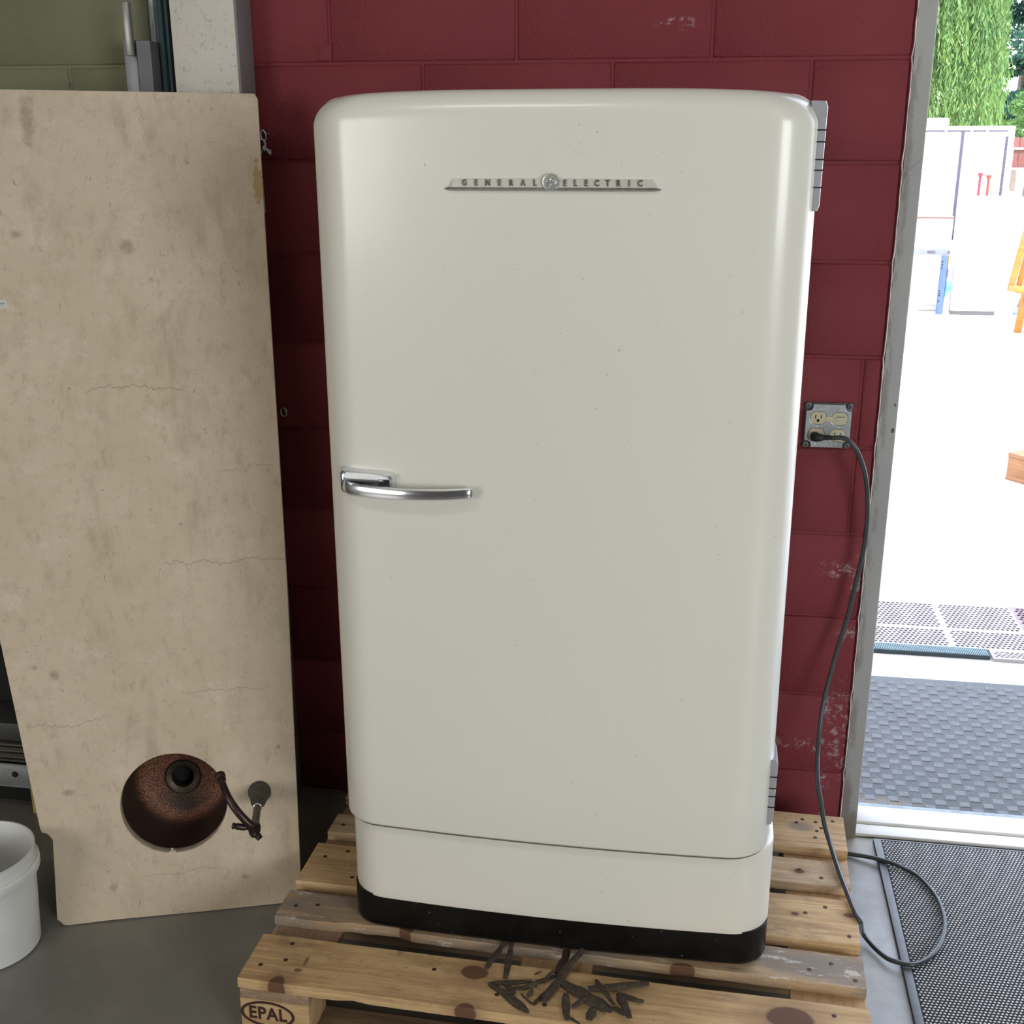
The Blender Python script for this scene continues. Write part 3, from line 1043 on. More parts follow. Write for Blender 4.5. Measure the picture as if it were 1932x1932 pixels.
dr = obj('drain_ring', bm, plain('tarnished_brass', (0.095, 0.078, 0.05), 0.45, 0.7, var=0.4, scale=60), slab)
bm = NB()
lathe(bm, [(0.0, -0.2155), (0.026, -0.2155)], (CXH, CYH, 0), (0, 0, 1), 24)
obj('drain_throat', bm, M['dark'], dr)
# bronze faucet fixed to the slab
bz = Mat('oiled_bronze', (0.055, 0.032, 0.030), 0.33, 0.7, coord='obj')
bz.mix(bz.rampf(bz.noise(40, 5, 0.7), 0.5, 0.75), (0.09, 0.085, 0.07), 0.6)
bzm = bz.m
vg = plain('verdigris_bronze', (0.085, 0.085, 0.072), 0.6, 0.35, var=0.5, scale=80, bump=0.3)
fc = bpy.data.objects.new('faucet', None)
COL.objects.link(fc)
fc.parent = slab
FX, FY = 0.4455, 0.2740
bm = NB()
lathe(bm, [(0.0, 0.0), (0.0255, 0.0), (0.0262, 0.004), (0.0245, 0.009), (0.0225, 0.012), (0.0235, 0.016), (0.0225, 0.022), (0.0195, 0.034), (0.0175, 0.050), (0.0165, 0.058), (0.0170, 0.062), (0.0140, 0.070), (0.0110, 0.085), (0.0095, 0.098), (0.0, 0.099)], (FX, FY, 0), (0, 0, 1), 36)
obj('escutcheon', bm, vg, fc)
bm = NB()
lathe(bm, [(0.0, 0.09), (0.0082, 0.09), (0.0082, 0.205), (0.0, 0.205)], (FX, FY, 0), (0, 0, 1), 24)
obj('column', bm, bzm, fc)
bm = NB()
lathe(bm, [(0.0078, 0.097), (0.0098, 0.098), (0.0100, 0.101), (0.0080, 0.102)], (FX, FY, 0), (0, 0, 1), 28)
obj('collar', bm, plain('bright_collar', (0.45, 0.44, 0.42), 0.3, 0.8), fc)
bm = NB()
lathe(bm, [(0.0, 0.200), (0.0115, 0.203), (0.0125, 0.212), (0.0130, 0.226), (0.0110, 0.240), (0.0075, 0.246), (0.0085, 0.250), (0.0050, 0.256), (0.0, 0.257)], (FX, FY, 0), (0, 0, 1), 28)
obj('valve_body', bm, bzm, fc)
bm = NB()
sp = catmull([(FX - 0.002, FY + 0.005, 0.226), (FX - 0.016, FY + 0.022, 0.229), (FX - 0.034, FY + 0.046, 0.226), (FX - 0.050, FY + 0.070, 0.214), (FX - 0.060, FY + 0.088, 0.196), (FX - 0.066, FY + 0.099, 0.178)], 8)
tube(bm, sp, [0.0088 - 0.0012 * i / len(sp) for i in range(len(sp))], 16)
obj('spout', bm, bzm, fc)
bm = NB()
dd = (sp[-1] - sp[-3]).normalized()
lathe(bm, [(0.0, -0.006), (0.0095, -0.005), (0.0105, -0.001), (0.0095, 0.003), (0.0115, 0.006), (0.0115, 0.013), (0.0095, 0.014), (0.0, 0.014)], sp[-1], dd, 24)
obj('spout_tip', bm, bzm, fc)
for end in ((0.399, 0.2860, 0.222), (0.4580, 0.2590, 0.243)):
    bm = NB()
    st = Vector((FX, FY, 0.222 if end[0] < 0.42 else 0.236))
    v = Vector(end) - st
    ln = v.length
    lathe(bm, [(0.0, 0.0), (0.0045, 0.0), (0.0048, ln * 0.35), (0.0068, ln * 0.42), (0.0072, ln * 0.78), (0.0050, ln * 0.84), (0.0072, ln * 0.88), (0.0060, ln * 0.97), (0.0, ln)], st, v, 20)
    obj('lever_handle', bm, bzm, fc)
# paper sticker on the stone, near its left edge
bm = NB()
v0 = [(-0.0650, 1.3930, 0.0004), (-0.0095, 1.3790, 0.0004), (-0.0120, 1.3960, 0.0004), (-0.0650, 1.4010, 0.0004)]
me = data_mesh('sticker', [(-0.066, 1.3800, 0.0005), (-0.0095, 1.3800, 0.0005), (-0.0120, 1.3970, 0.0005), (-0.066, 1.3970, 0.0005)], [(0, 1, 2, 3)], plain('white_sticker_paper', (0.62, 0.60, 0.54), 0.6, var=0.05))
st = obj('sticker', me, None, slab)
ink = plain('grey_print', (0.16, 0.16, 0.17), 0.7)
for x0, x1, y in ((-0.060, -0.017, 1.3905), (-0.060, -0.014, 1.3885), (-0.060, -0.016, 1.3855), (-0.060, -0.020, 1.3835)):
    k = 1 if y == 1.3885 else 0
    if k:
        me = data_mesh('printed_line', [(x0, y - 0.0006, 0.0008), (x1, y - 0.0006, 0.0008), (x1, y + 0.0006, 0.0008), (x0, y + 0.0006, 0.0008)], [(0, 1, 2, 3)], ink)
        obj('printed_line', me, None, st)
    else:
        vs, fs, x = [], [], x0
        while x < x1:
            wd = rnd.uniform(0.0006, 0.0016)
            b = len(vs)
            vs += [(x, y - 0.0004, 0.0008), (x + wd, y - 0.0004, 0.0008), (x + wd, y + 0.0004, 0.0008), (x, y + 0.0004, 0.0008)]
            fs.append((b, b + 1, b + 2, b + 3))
            x += wd + rnd.uniform(0.0003, 0.0009)
        obj('printed_line', data_mesh('printed_line', vs, fs, ink), None, st)

# ------------------------------------------------------------------ things behind the slab, at the left
spk = Mat('speckled_white_board', (0.60, 0.565, 0.50), 0.5, coord='pos')
spk.mix(spk.rampf(spk.noise(95, 4, 0.7), 0.57, 0.63), (0.34, 0.30, 0.24), 0.7)
spk.mix(spk.rampf(spk.noise(6, 4), 0.4, 0.7), (0.66, 0.62, 0.55), 0.6)
spk.mix(spk.rampf(spk.noise(40, 3, 0.6), 0.66, 0.69), (0.36, 0.32, 0.25), 0.6)
t = thing('speckled_panel', 'tall white speckled panel standing behind the beige stone slab', 'panel', (-0.93, -0.06, 0))
bm = NB()
ang = 0.0
box2(bm, (-0.075, -0.038, 0.0), (0.072, 0.052, 2.45), 0.004)
pn = obj('panel_core', bm, spk.m, t)
gm = Mat('lilac_grey_edge', (0.215, 0.19, 0.20), 0.6)
gm.mix(gm.rampf(gm.noise(12, 5), 0.4, 0.7), (0.18, 0.16, 0.165), 0.6)
bm = NB()
for za, zb in ((0.004, 0.18), (0.183, 0.40), (0.403, 1.0), (1.003, 2.45)):
    box2(bm, (0.0715, -0.036, za), (0.0765, 0.050, zb), 0.001)
obj('edge_strip', bm, gm.m, t)

t = thing('aluminium_door_post', 'grey aluminium door post with a square pull bar behind the stone slab', 'post', (-1.08, -0.10, 0))
bm = NB()
box2(bm, (-0.031, -0.012, 0.0), (0.0, 0.035, 1.900), 0.001)
obj('post_face', bm, M['alu'], t)
bm = NB()
prism(bm, [(0.0012, -0.020), (0.0045, -0.022), (0.031, -0.012), (0.031, 0.03), (0.0012, 0.03)], 0.0, 1.897)
obj('post_channel', bm, plain('shaded_aluminium', (0.16, 0.16, 0.165), 0.5, 0.4), t)
bm = NB()
box2(bm, (-0.0170, -0.034, 1.866), (-0.0005, -0.018, 1.975), 0.003)
pb = obj('pull_bar', bm, plain('brushed_bar', (0.33, 0.33, 0.315), 0.4, 0.6, var=0.15, scale=50), t)
bm = NB()
box2(bm, (-0.012, -0.019, 1.870), (-0.003, -0.008, 1.882), 0.001)
obj('pull_bar_bracket', bm, M['alu_d'], t)

glm = Mat('dark_teal_glass', (0.020, 0.045, 0.050), 0.12, spec=0.6)
glm.mix(glm.rampf(glm.noise(20, 3, stretch=(1, 1, 0.1)), 0.4, 0.7), (0.03, 0.075, 0.08), 0.6)
t = thing('glass_sheet', 'bright edged clear glass sheet behind the grey door post', 'glass', (-1.0595, -0.062, 0))
bm = NB()
box2(bm, (-0.008, 0.0, 0.0), (0.0035, 0.012, 2.3), 0.0008)
obj('pane', bm, plain('mirror_edge', (0.45, 0.52, 0.52), 0.2, 0.6, var=0.4, scale=25), t)
bm = NB()
box2(bm, (0.0035, -0.003, 0.0), (0.0125, 0.012, 2.3), 0.0008)
obj('frame_edge', bm, M['alu_d'], t)
for i, (xa, xb, yy) in enumerate(((-1.0425, -1.0300, -0.078), (-1.0292, -1.0185, -0.072), (-1.0180, -1.0075, -0.066))):
    t = thing('glass_sheet', ['dark teal glass sheet on edge, nearest the grey post', 'dark teal glass sheet on edge, middle one of three', 'dark teal glass sheet on edge, beside the speckled panel'][i], 'glass', ((xa + xb) / 2, yy, 0), group='dark glass sheets stacked on edge')
    hwid = (xb - xa) / 2
    bm = NB()
    box2(bm, (-hwid, 0, 0), (hwid - 0.0025, 0.05, 2.3), 0.0008)
    obj('pane', bm, glm.m, t)
    bm = NB()
    box2(bm, (hwid - 0.0025, 0.003, 0), (hwid - 0.0004, 0.05, 2.3), 0.0004)
    obj('spacer_strip', bm, M['dark'], t)

# metal rack low at the left edge
t = thing('metal_rack', 'low galvanised metal rack behind the stone slab by the white pail', 'rack', (-1.75, -0.27, 0))
bm = NB()
box2(bm, (-0.55, -0.025, 0.124), (0.50, -0.012, 0.190), 0.001)
box2(bm, (-0.55, -0.027, 0.186), (0.50, 0.0, 0.190))
box2(bm, (-0.55, -0.027, 0.124), (0.50, 0.0, 0.128))
ra = obj('front_rail', bm, M['steel_l'], t)
bm = NB()
lathe(bm, [(0.0, 0.004), (0.006, 0.004), (0.0078, 0.002), (0.0080, 0.0), (0.0, 0.0)], (0.245, -0.0255, 0.160), (0, -1, 0), 18)
obj('bolt', bm, M['dark'], ra)
for i in range(6):
    bm = NB()
    z = 0.192 + i * 0.0085
    box2(bm, (-0.55, -0.020 + 0.004 * (i % 2), z), (0.50, 0.16, z + 0.0055), 0.0008)
    obj('slat', bm, plain('dull_strip_%d' % i, (0.14, 0.135, 0.115) if i % 2 else (0.09, 0.075, 0.065), 0.5, 0.3, var=0.4, scale=40), t)
bm = NB()
box2(bm, (-0.55, -0.015, 0.250), (0.50, 0.10, 0.298), 0.001)
obj('upper_beam', bm, plain('dark_grey_beam', (0.085, 0.085, 0.08), 0.5, 0.3, var=0.2), t)
bm = NB()
box2(bm, (-0.55, 0.02, 0.497), (0.50, 0.05, 0.545), 0.001)
obj('top_rail', bm, M['steel_l'], t)
bm = NB()
box2(bm, (-0.55, 0.10, 0.0), (0.62, 0.108, 0.62), 0.001)
obj('back_shade_sheet', bm, M['dark'], t)  # black sheet added to stand in for the shade behind the rack
for x in (-0.5, 0.44):
    bm = NB()
    box2(bm, (x, 0.03, 0.0), (x + 0.04, 0.07, 0.5), 0.001)
    obj('upright', bm, M['alu_d'], t)
t = thing('yellow_block', 'small yellow timber offcut under the galvanised rack rail', 'timber', (-1.47, -0.22, 0))
bm = NB()
prism(bm, [(-0.05, 0.0), (0.07, -0.03), (0.07, 0.03), (-0.05, 0.035)], 0.0, 0.115)
tag(obj('offcut', bm, plain('yellow_wood', (0.50, 0.36, 0.10), 0.7), t))

# ------------------------------------------------------------------ wall hooks and string
def hook(x, z, label, string):
    t = thing('wall_hook', label, 'hook', (x, -0.003, z))
    bm = NB()
    tube(bm, [(0.010 * math.cos(a) * (0.7 if not string else 0.6), -0.010 - 0.003 * math.sin(a), 0.012 * math.sin(a)) for a in [2 * PI * k / 14 for k in range(14)]], 0.0018, 6, closed=True)
    obj('ring', bm, M['steel'], t)
    bm = NB()
    tube(bm, [(0.004, 0.004, 0.004), (0.008, -0.010, 0.006), (0.014, -0.012, 0.004)], 0.0018, 6)
    obj('peg', bm, M['steel'], t)
    if string:
        sm_ = plain('grey_string', (0.55, 0.58, 0.56), 0.8, scale=200)
        bm = NB()
        tube(bm, catmull([(0.0, -0.012, -0.008), (0.004, -0.013, -0.020), (-0.001, -0.014, -0.026), (0.004, -0.014, -0.032)], 5), [0.0026] * 16, 6)
        tube(bm, catmull([(0.003, -0.014, -0.024), (0.009, -0.013, -0.033), (0.016, -0.012, -0.040)], 5), [0.0018 + 0.0002 * i for i in range(11)], 6)
        tube(bm, catmull([(0.002, -0.014, -0.026), (0.011, -0.013, -0.030), (0.018, -0.012, -0.034)], 5), 0.0016, 6)
        tube(bm, catmull([(0.002, -0.014, -0.026), (-0.006, -0.012, -0.036), (-0.009, -0.012, -0.052), (-0.008, -0.012, -0.09), (-0.007, -0.012, -0.17)], 6), 0.0014, 6)
        obj('string', bm, sm_, t)
    return t


hook(-0.842, 1.700, 'small metal hook with knotted grey string by the top corner of the slab', True)
hook(-0.836, 1.058, 'small bare metal ring hook in the dark gap beside the slab', False)

# ------------------------------------------------------------------ pail
t = thing('plastic_pail', 'white plastic pail on the concrete floor at the left edge', 'pail', (-1.3243, -0.727, 0))
bm = NB()
rt, rb, hh = 0.1175, 0.1025, 0.2417
lathe(bm, [(0.0, 0.0), (rb - 0.008, 0.0), (rb, 0.006), (rb + 0.010, 0.175), (rb + 0.0105, 0.190), (rt - 0.003, 0.192), (rt - 0.003, 0.236), (rt, 0.2395), (rt - 0.0005, hh), (rt - 0.004, hh), (rt - 0.006, 0.237), (rb + 0.008, 0.19), (rb - 0.003, 0.01), (0.0, 0.008)], seg=72)
obj('body', bm, M['pail'], t)
bm = NB()
lathe(bm, [(rt - 0.006, 0.187), (rt + 0.0035, 0.186), (rt + 0.0055, 0.190), (rt + 0.0055, 0.206), (rt + 0.003, 0.2095), (rt - 0.004, 0.210)], seg=72)
obj('rim_band', bm, M['pail'], t)

# ------------------------------------------------------------------ outlet box
t = thing('outlet_box', 'square galvanised electrical box with four ivory outlets on the red wall', 'outlet', (0.4545, -0.002, 1.070))
hs = 0.0515


def notched(h, n, r=0.006):
    P = []
    for sx, sy in ((1, 1), (-1, 1), (-1, -1), (1, -1)):
        c = [(h, h - n), (h - n * 0.45, h - n), (h - n * 0.85, h - n * 0.85), (h - n, h - n * 0.45), (h - n, h)]
        if sx * sy < 0: c = c[::-1]
        P += [(x * sx, y * sy) for x, y in c]
    return P


def octo(cx, cy, rx, ry):
    P = []
    for k in range(24):
        a = 2 * PI * k / 24
        x, y = rx * 1.0 * math.cos(a), rx * math.sin(a)
        y = max(-ry, min(ry, y))
        P.append((cx + x, cy + y))
    return P


RXf = RX
def face_mesh(me, y, m):
    me.transform(Matrix.Translation((0, y, 0)) @ RXf)
    if not me.materials: me.materials.append(m)
    return me


bm = NB()
box2(bm, (-hs - 0.001, -0.002, -hs - 0.001), (hs + 0.001, 0.02, hs + 0.001), 0.002)
obj('back_box', bm, plain('dark_box_metal', (0.10, 0.10, 0.10), 0.5, 0.6, var=0.3), t)
sockets = [(-0.0225, 0.0185), (0.0245, 0.0175), (-0.0245, -0.0205), (0.0225, -0.0215)]
cov = obj('cover_plate', face_mesh(curve_mesh('cover_plate', [notched(hs - 0.0015, 0.015)] + [octo(x, y, 0.0184, 0.0146)[::-1] for x, y in sockets], 0.0016, 0.0012), -0.0095, M['steel']), None, t)
smooth(cov.data, 30)
for sx in (-1, 1):
    for sy in (-1, 1):
        bm = NB()
        lathe(bm, [(0.0, 0.0), (0.0066, 0.0), (0.0066, 0.0030), (0.0045, 0.0034), (0.0022, 0.0034), (0.0022, 0.001), (0.0, 0.001)], (sx * (hs - 0.0055), -0.003, sy * (hs - 0.0055)), (0, -1, 0), 16)
        obj('corner_ear', bm, plain('dark_ear_metal', (0.16, 0.16, 0.165), 0.4, 0.8, var=0.4, scale=200), t)
for i, (x, y) in enumerate(sockets):
    so = obj('socket_face', face_mesh(curve_mesh('socket_face', [octo(x, y, 0.0178, 0.0140)], 0.0035, 0.0005), -0.0082, M['ivory']), None, t)
    if i in (0, 3):
        bm = NB()
        for dx, hgt in ((-0.0062, 0.0085), (0.0062, 0.0072)):
            box(bm, (x + dx, -0.0120, y + 0.0028), (0.0022, 0.0012, hgt))
        box(bm, (x - 0.0005, -0.0120, y - 0.0068), (0.0052, 0.0012, 0.0040))
        lathe(bm, [(0.0, 0.0), (0.0026, 0.0)], (x - 0.0005, -0.0126, y - 0.0048), (0, -1, 0), 12)
        obj('socket_slots', bm, M['dark'], so)
    if i == 1:
        bm = NB()
        box(bm, (x + 0.001, -0.0127, y - 0.0005), (0.0215, 0.003, 0.0085), None, 0.0008)
        obj('rocker_switch', bm, M['ivory'], so)
        bm = NB()
        box(bm, (x + 0.002, -0.0122, y + 0.0048), (0.018, 0.0012, 0.0012))
        obj('switch_gap', bm, M['dark'], so)
bm = NB()
box(bm, (0.001, -0.0112, 0.0165), (0.014, 0.004, 0.0115), None, 0.001)
obj('bridge_piece', bm, M['ivory'], t)
screw_m = plain('bright_screw', (0.75, 0.76, 0.78), 0.3, 0.35)
for (x, y) in ((-0.0195, 0.0395), (0.0265, 0.0395), (-0.0235, -0.0010), (0.0235, -0.0020), (-0.0265, -0.0415), (0.0205, -0.0415)):
    bm = NB()
    lathe(bm, [(0.0, 0.0028), (0.0020, 0.0026), (0.0032, 0.0012), (0.0034, 0.0)], (x, -0.0105, y), (0, -1, 0), 14)
    obj('screw', bm, screw_m, t)

# ------------------------------------------------------------------ power cord
t = thing('power_cord', 'black power cord hanging from the outlet and looping onto the doormat', 'cord', (0.575, -0.088, 0.0))
o0 = Vector((0.575, -0.088, 0.0))
cp = [(0.449, -0.042, 1.0515), (0.462, -0.055, 1.0535), (0.473, -0.062, 1.056), (0.483, -0.067, 1.057), (0.496, -0.070, 1.052), (0.509, -0.070, 1.039), (0.522, -0.068, 1.018), (0.541, -0.06, 0.967), (0.552, -0.05, 0.902), (0.556, -0.042, 0.836), (0.553, -0.04, 0.77), (0.544, -0.04, 0.704), (0.539, -0.04, 0.664), (0.532, -0.042, 0.617), (0.517, -0.05, 0.551), (0.504, -0.065, 0.489), (0.488, -0.09, 0.409), (0.480, -0.13, 0.330), (0.476, -0.20, 0.275), (0.484, -0.235, 0.235), (0.492, -0.262, 0.196), (0.505, -0.295, 0.163), (0.5167, -0.3836, 0.1525), (0.5256, -0.4521, 0.1520), (0.5306, -0.4883, 0.1515), (0.5360, -0.5250, 0.1515), (0.5430, -0.5420, 0.146), (0.5510, -0.518, 0.120), (0.5640, -0.458, 0.065), (0.5760, -0.420, 0.022),
      (0.597, -0.448, 0.012), (0.617, -0.480, 0.014), (0.635, -0.494, 0.0170), (0.662, -0.500, 0.0175), (0.685, -0.490, 0.0165), (0.711, -0.465, 0.0165), (0.737, -0.424, 0.0165), (0.756, -0.372, 0.0165), (0.764, -0.324, 0.0165), (0.763, -0.266, 0.0165), (0.752, -0.218, 0.0165), (0.730, -0.169, 0.0165), (0.703, -0.143, 0.0165), (0.675, -0.124, 0.0165), (0.628, -0.102, 0.012), (0.575, -0.088, 0.007), (0.53, -0.078, 0.007), (0.45, -0.06, 0.007), (0.36, -0.05, 0.007)]
bm = NB()
cs = catmull([Vector(p) - o0 for p in cp], 7)
tube(bm, cs, 0.0054, 10)
obj('cable', bm, M['cord'], t, ang=60)
bm = NB()
pc = [Vector(p) - o0 for p in ((0.4265, -0.016, 1.046), (0.428, -0.030, 1.048), (0.434, -0.040, 1.0495), (0.445, -0.043, 1.0505), (0.460, -0.0535, 1.0535))]
tube(bm, catmull(pc, 6), [0.0105, 0.0110, 0.0112, 0.0114, 0.0114, 0.0112, 0.0110, 0.0108, 0.0106, 0.0104, 0.0100, 0.0096, 0.0092, 0.0088, 0.0084, 0.0080, 0.0074, 0.0068, 0.0062, 0.0057, 0.0060, 0.0058, 0.0057, 0.0056, 0.0055], 16)
obj('plug', bm, M['rubber'], t)

# ------------------------------------------------------------------ rubber splinters on the pallet in front of the fridge
SH = [(-0.1975, -0.8069, -0.1722, -0.716, 0.0105), (-0.1556, -0.829, -0.1601, -0.7141, 0.0105), (-0.1802, -0.8486, -0.1028, -0.8301, 0.0096), (-0.1823, -0.8489, -0.0967, -0.9151, 0.0169), (-0.1371, -0.8572, -0.0927, -0.8409, 0.0079), (-0.1225, -0.8549, -0.0544, -0.8067, 0.008), (-0.0569, -0.8039, -0.0429, -0.7094, 0.014), (-0.0758, -0.8868, -0.0166, -0.7373, 0.0149), (-0.0917, -0.8923, -0.0686, -0.8464, 0.0079), (-0.0434, -0.8269, 0.0446, -0.8914, 0.0191), (0.0065, -0.8376, 0.12, -0.812, 0.0141), (0.0187, -0.8109, 0.0603, -0.883, 0.0086), (-0.0146, -0.8379, 0.0565, -0.8866, 0.0191), (0.0613, -0.8411, 0.113, -0.857, 0.0101), (0.0679, -0.8462, 0.0906, -0.9086, 0.0134), (0.0601, -0.8801, 0.0824, -0.9056, 0.0093), (-0.0346, -0.8563, -0.0248, -0.9226, 0.013), (0.0198, -0.8894, 0.0167, -0.9203, 0.0151), (-0.0183, -0.8896, 0.0053, -0.8681, 0.0085), (-0.0185, -0.9158, 0.0004, -0.93, 0.0049), (0.0489, -0.8936, 0.0337, -0.9176, 0.0027), (-0.1186, -0.8665, -0.0937, -0.8926, 0.0036), (-0.1518, -0.8456, -0.1291, -0.8803, 0.0102), (-0.0831, -0.8332, -0.0632, -0.8049, 0.0069), (-0.1014, -0.8094, -0.0898, -0.7995, 0.0023), (-0.1049, -0.8735, -0.0988, -0.8573, 0.0081)]
SL = ['leftmost dark splinter poking out from under the black fridge base',
      'straight dark splinter under the fridge base, right of the leftmost one',
      'short blunt brown splinter lying level at the left of the pile',
      'large wedge shaped grey splinter at the left front of the pile',
      'small pale ended splinter lying level left of the crossing long ones',
      'twisted dark splinter rising to the right into the middle of the pile',
      'reddish dark splinter slanting out from under the middle of the fridge base',
      'longest upright splinter crossing the middle of the pile',
      'thin split splinter beside the foot of the long crossing one',
      'broad grey splinter sloping down right from the middle of the pile',
      'long grey splinter reaching furthest right across the pile',
      'narrow splinter lying over the broad ones right of the middle',
      'broad brown splinter tucked under the narrow one right of the middle',
      'brown pointed splinter at the far right end of the pile',
      'dark tapered splinter hanging towards the front edge at the right',
      'narrow splinter tip beside the dark tapered one at the right front',
      'stubby curled splinter pointing at the front edge, middle of the pile',
      'wide stubby splinter pointing at the front edge, right of the curled one',
      'short dark splinter bridging the two stubby ones at the front',
      'tiny dark crumb splinter nearest the front edge of the board',
      'thin pale straw coloured sliver at the front right of the pile',
      'thin brown sliver between the large wedge and the split splinter',
      'grey splinter half hidden under the large wedge at the left',
      'small dark splinter behind the twisted one',
      'tiny dark sliver lying alone behind the pile',
      'small chunky brown splinter just left of the split one']
smt = Mat('weathered_splinter', (0.060, 0.046, 0.034), 0.75, spec=0.2, coord='pos')
smt.mix(smt.rampf(smt.noise(90, 6, 0.75), 0.45, 0.7), (0.13, 0.108, 0.085), 0.8)
smt.mix(smt.rampf(smt.noise(30, 4, 0.6), 0.5, 0.7), (0.05, 0.032, 0.022), 0.6)
smt.bump(smt.noise(300, 4), 0.4, 0.001)
red = plain('reddish_splinter', (0.07, 0.030, 0.020), 0.7, var=0.3, scale=80)
straw = plain('straw_sliver', (0.42, 0.32, 0.18), 0.7)
for i, (xa, ya, xb, yb, wd) in enumerate(SH):
    a, b = Vector((xa, ya, 0)), Vector((xb, yb, 0))
    ln = (b - a).length
    o = Vector(((xa + xb) / 2, (ya + yb) / 2, 0.1447))
    bm = NB()
    d = (b - a).normalized()
    s = Vector((-d.y, d.x, 0))
    thk = min(0.006, wd * 0.45) * rnd.uniform(0.8, 1.1)
    lift = (0.0, 0.004, 0.008, 0.011)[i % 4 if i > 3 else 0] if wd > 0.006 else 0.001
    if i in (0, 1, 6): lift = 0.001
    rings = []
    nseg = 10
    ph = rnd.uniform(0, 9)
    for k in range(nseg + 1):
        u = k / nseg
        taper = (0.72 + 0.28 * math.sin(PI * min(1, u * 1.1 + 0.1))) * (1 if 0.03 < u < 0.97 else 0.8)
        if i in (3,): taper = 0.45 + 0.6 * u if u < 0.8 else (1 - u) * 4.0 + 0.15
        hw_ = wd * 0.62 * taper * (1 + 0.22 * noise.noise((u * 5 + ph, i, 0)))
        c = d * (ln * (u - 0.5)) + s * (wd * 0.22 * noise.noise((u * 3 + ph, 2, i)))
        z = lift * (0.3 + 0.7 * u) + 0.0003
        tw = 0.25 * noise.noise((u * 2, ph, 1))
        rings.append([c + s * hw_ * 1.0 + Vector((0, 0, z)), c + s * hw_ * 0.75 + Vector((0, 0, z + thk * (0.8 + tw))), c - s * hw_ * 0.1 + Vector((0, 0, z + thk * 1.05)), c - s * hw_ * 0.8 + Vector((0, 0, z + thk * (0.75 - tw))), c - s * hw_ + Vector((0, 0, z)), c + Vector((0, 0, z - 0.0001))])
    loft(bm, rings)
    ob = obj('splinter', bm, red if i == 6 else (straw if i == 20 else smt.m), None, loc=o, ang=40)
    tag(ob, SL[i], 'splinter', 'broken splinters on the pallet in front of the fridge')

# ------------------------------------------------------------------ doormats
t = thing('doormat', 'black rubber scraper mat with fine raised dots on the concrete floor inside the doorway', 'mat', (0.648, -0.014, 0.0))
bm = NB()
box2(bm, (0.0, -0.95, 0.0), (0.95, 0.0, 0.0075), 0.002)
obj('mat_base', bm, plain('matte_black_mat', (0.010, 0.010, 0.013), 0.8, var=0.2, scale=60), t)
bm = NB()
box2(bm, (0.0, -0.95, 0.0072), (0.0185, 0.0, 0.0105), 0.0015)
obj('border', bm, plain('grey_rubber_border', (0.10, 0.105, 0.11), 0.42, var=0.35, scale=30, bump=0.2), t)
bm = NB()
box2(bm, (0.0185, -0.004, 0.0072), (0.95, 0.0, 0.0100), 0.001)
obj('border', bm, plain('grey_rubber_border_far', (0.22, 0.24, 0.25), 0.4, var=0.2, scale=30), t)
vs, fs = [], []
px_ = 0.0082
ny = int(0.935 / px_)
for j in range(ny):
    for i in range(int(0.92 / px_)):
        x = 0.0235 + (i + 0.5 * (j % 2)) * px_
        y = -0.0085 - j * px_
        if x > 0.94: continue
        b = len(vs)
        r0, r1 = 0.0026, 0.0016
        for (r, z) in ((r0, 0.0072), (r1, 0.0094)):
            vs += [(x + r * 1.25, y, z), (x, y + r * 0.8, z), (x - r * 1.25, y, z), (x, y - r * 0.8, z)]
        for k in range(4):
            fs.append((b + k, b + (k + 1) % 4, b + 4 + (k + 1) % 4, b + 4 + k))
        fs.append((b + 4, b + 5, b + 6, b + 7))
nm = plain('pale_grey_nub', (0.78, 0.78, 0.80), 0.4, var=0.1, scale=20)  # nubs much paler than the black mat base
o = obj('nub', data_mesh('nub', vs, fs, nm), None, t)
o['kind'] = 'stuff'

cm = Mat('blue_grey_carpet', (0.13, 0.14, 0.145), 0.85, spec=0.15)
cm.mix(cm.rampf(cm.noise(160, 4, 0.7), 0.4, 0.7), (0.18, 0.19, 0.195), 0.8)
cm.mix(cm.rampf(cm.noise(9, 5, 0.7), 0.5, 0.75), (0.15, 0.17, 0.19), 0.5)
cm.mix(cm.blob((0.70, 0.17, 0.01), (0.10, 0.035, 0.05), 0.5, 0.9, 30), (0.32, 0.27, 0.20), 0.7)
cm.bump(cm.noise(260, 4, 0.7), 0.6, 0.002)
cl_ = Mat('blue_grey_carpet_tuft', (0.20, 0.21, 0.215), 0.85, spec=0.15)
cl_.mix(cl_.rampf(cl_.noise(160, 4, 0.7), 0.4, 0.7), (0.165, 0.175, 0.18), 0.8)
cl_.mix(cl_.rampf(cl_.noise(7, 5, 0.7), 0.48, 0.7), (0.13, 0.138, 0.142), 0.7)
cl_.bump(cl_.noise(260, 4, 0.7), 0.6, 0.002)
t = thing('entrance_mat', 'blue grey checkered entrance mat on the ground just outside the doorway', 'mat', (0.45, 0.152, -0.012))
bm = NB()
box2(bm, (0.0, 0.0, 0.0), (1.3, 0.822, 0.009), 0.002)
obj('mat_base', bm, cm.m, t)
vs, fs = [], []
cw, ch = 0.0305, 0.0290
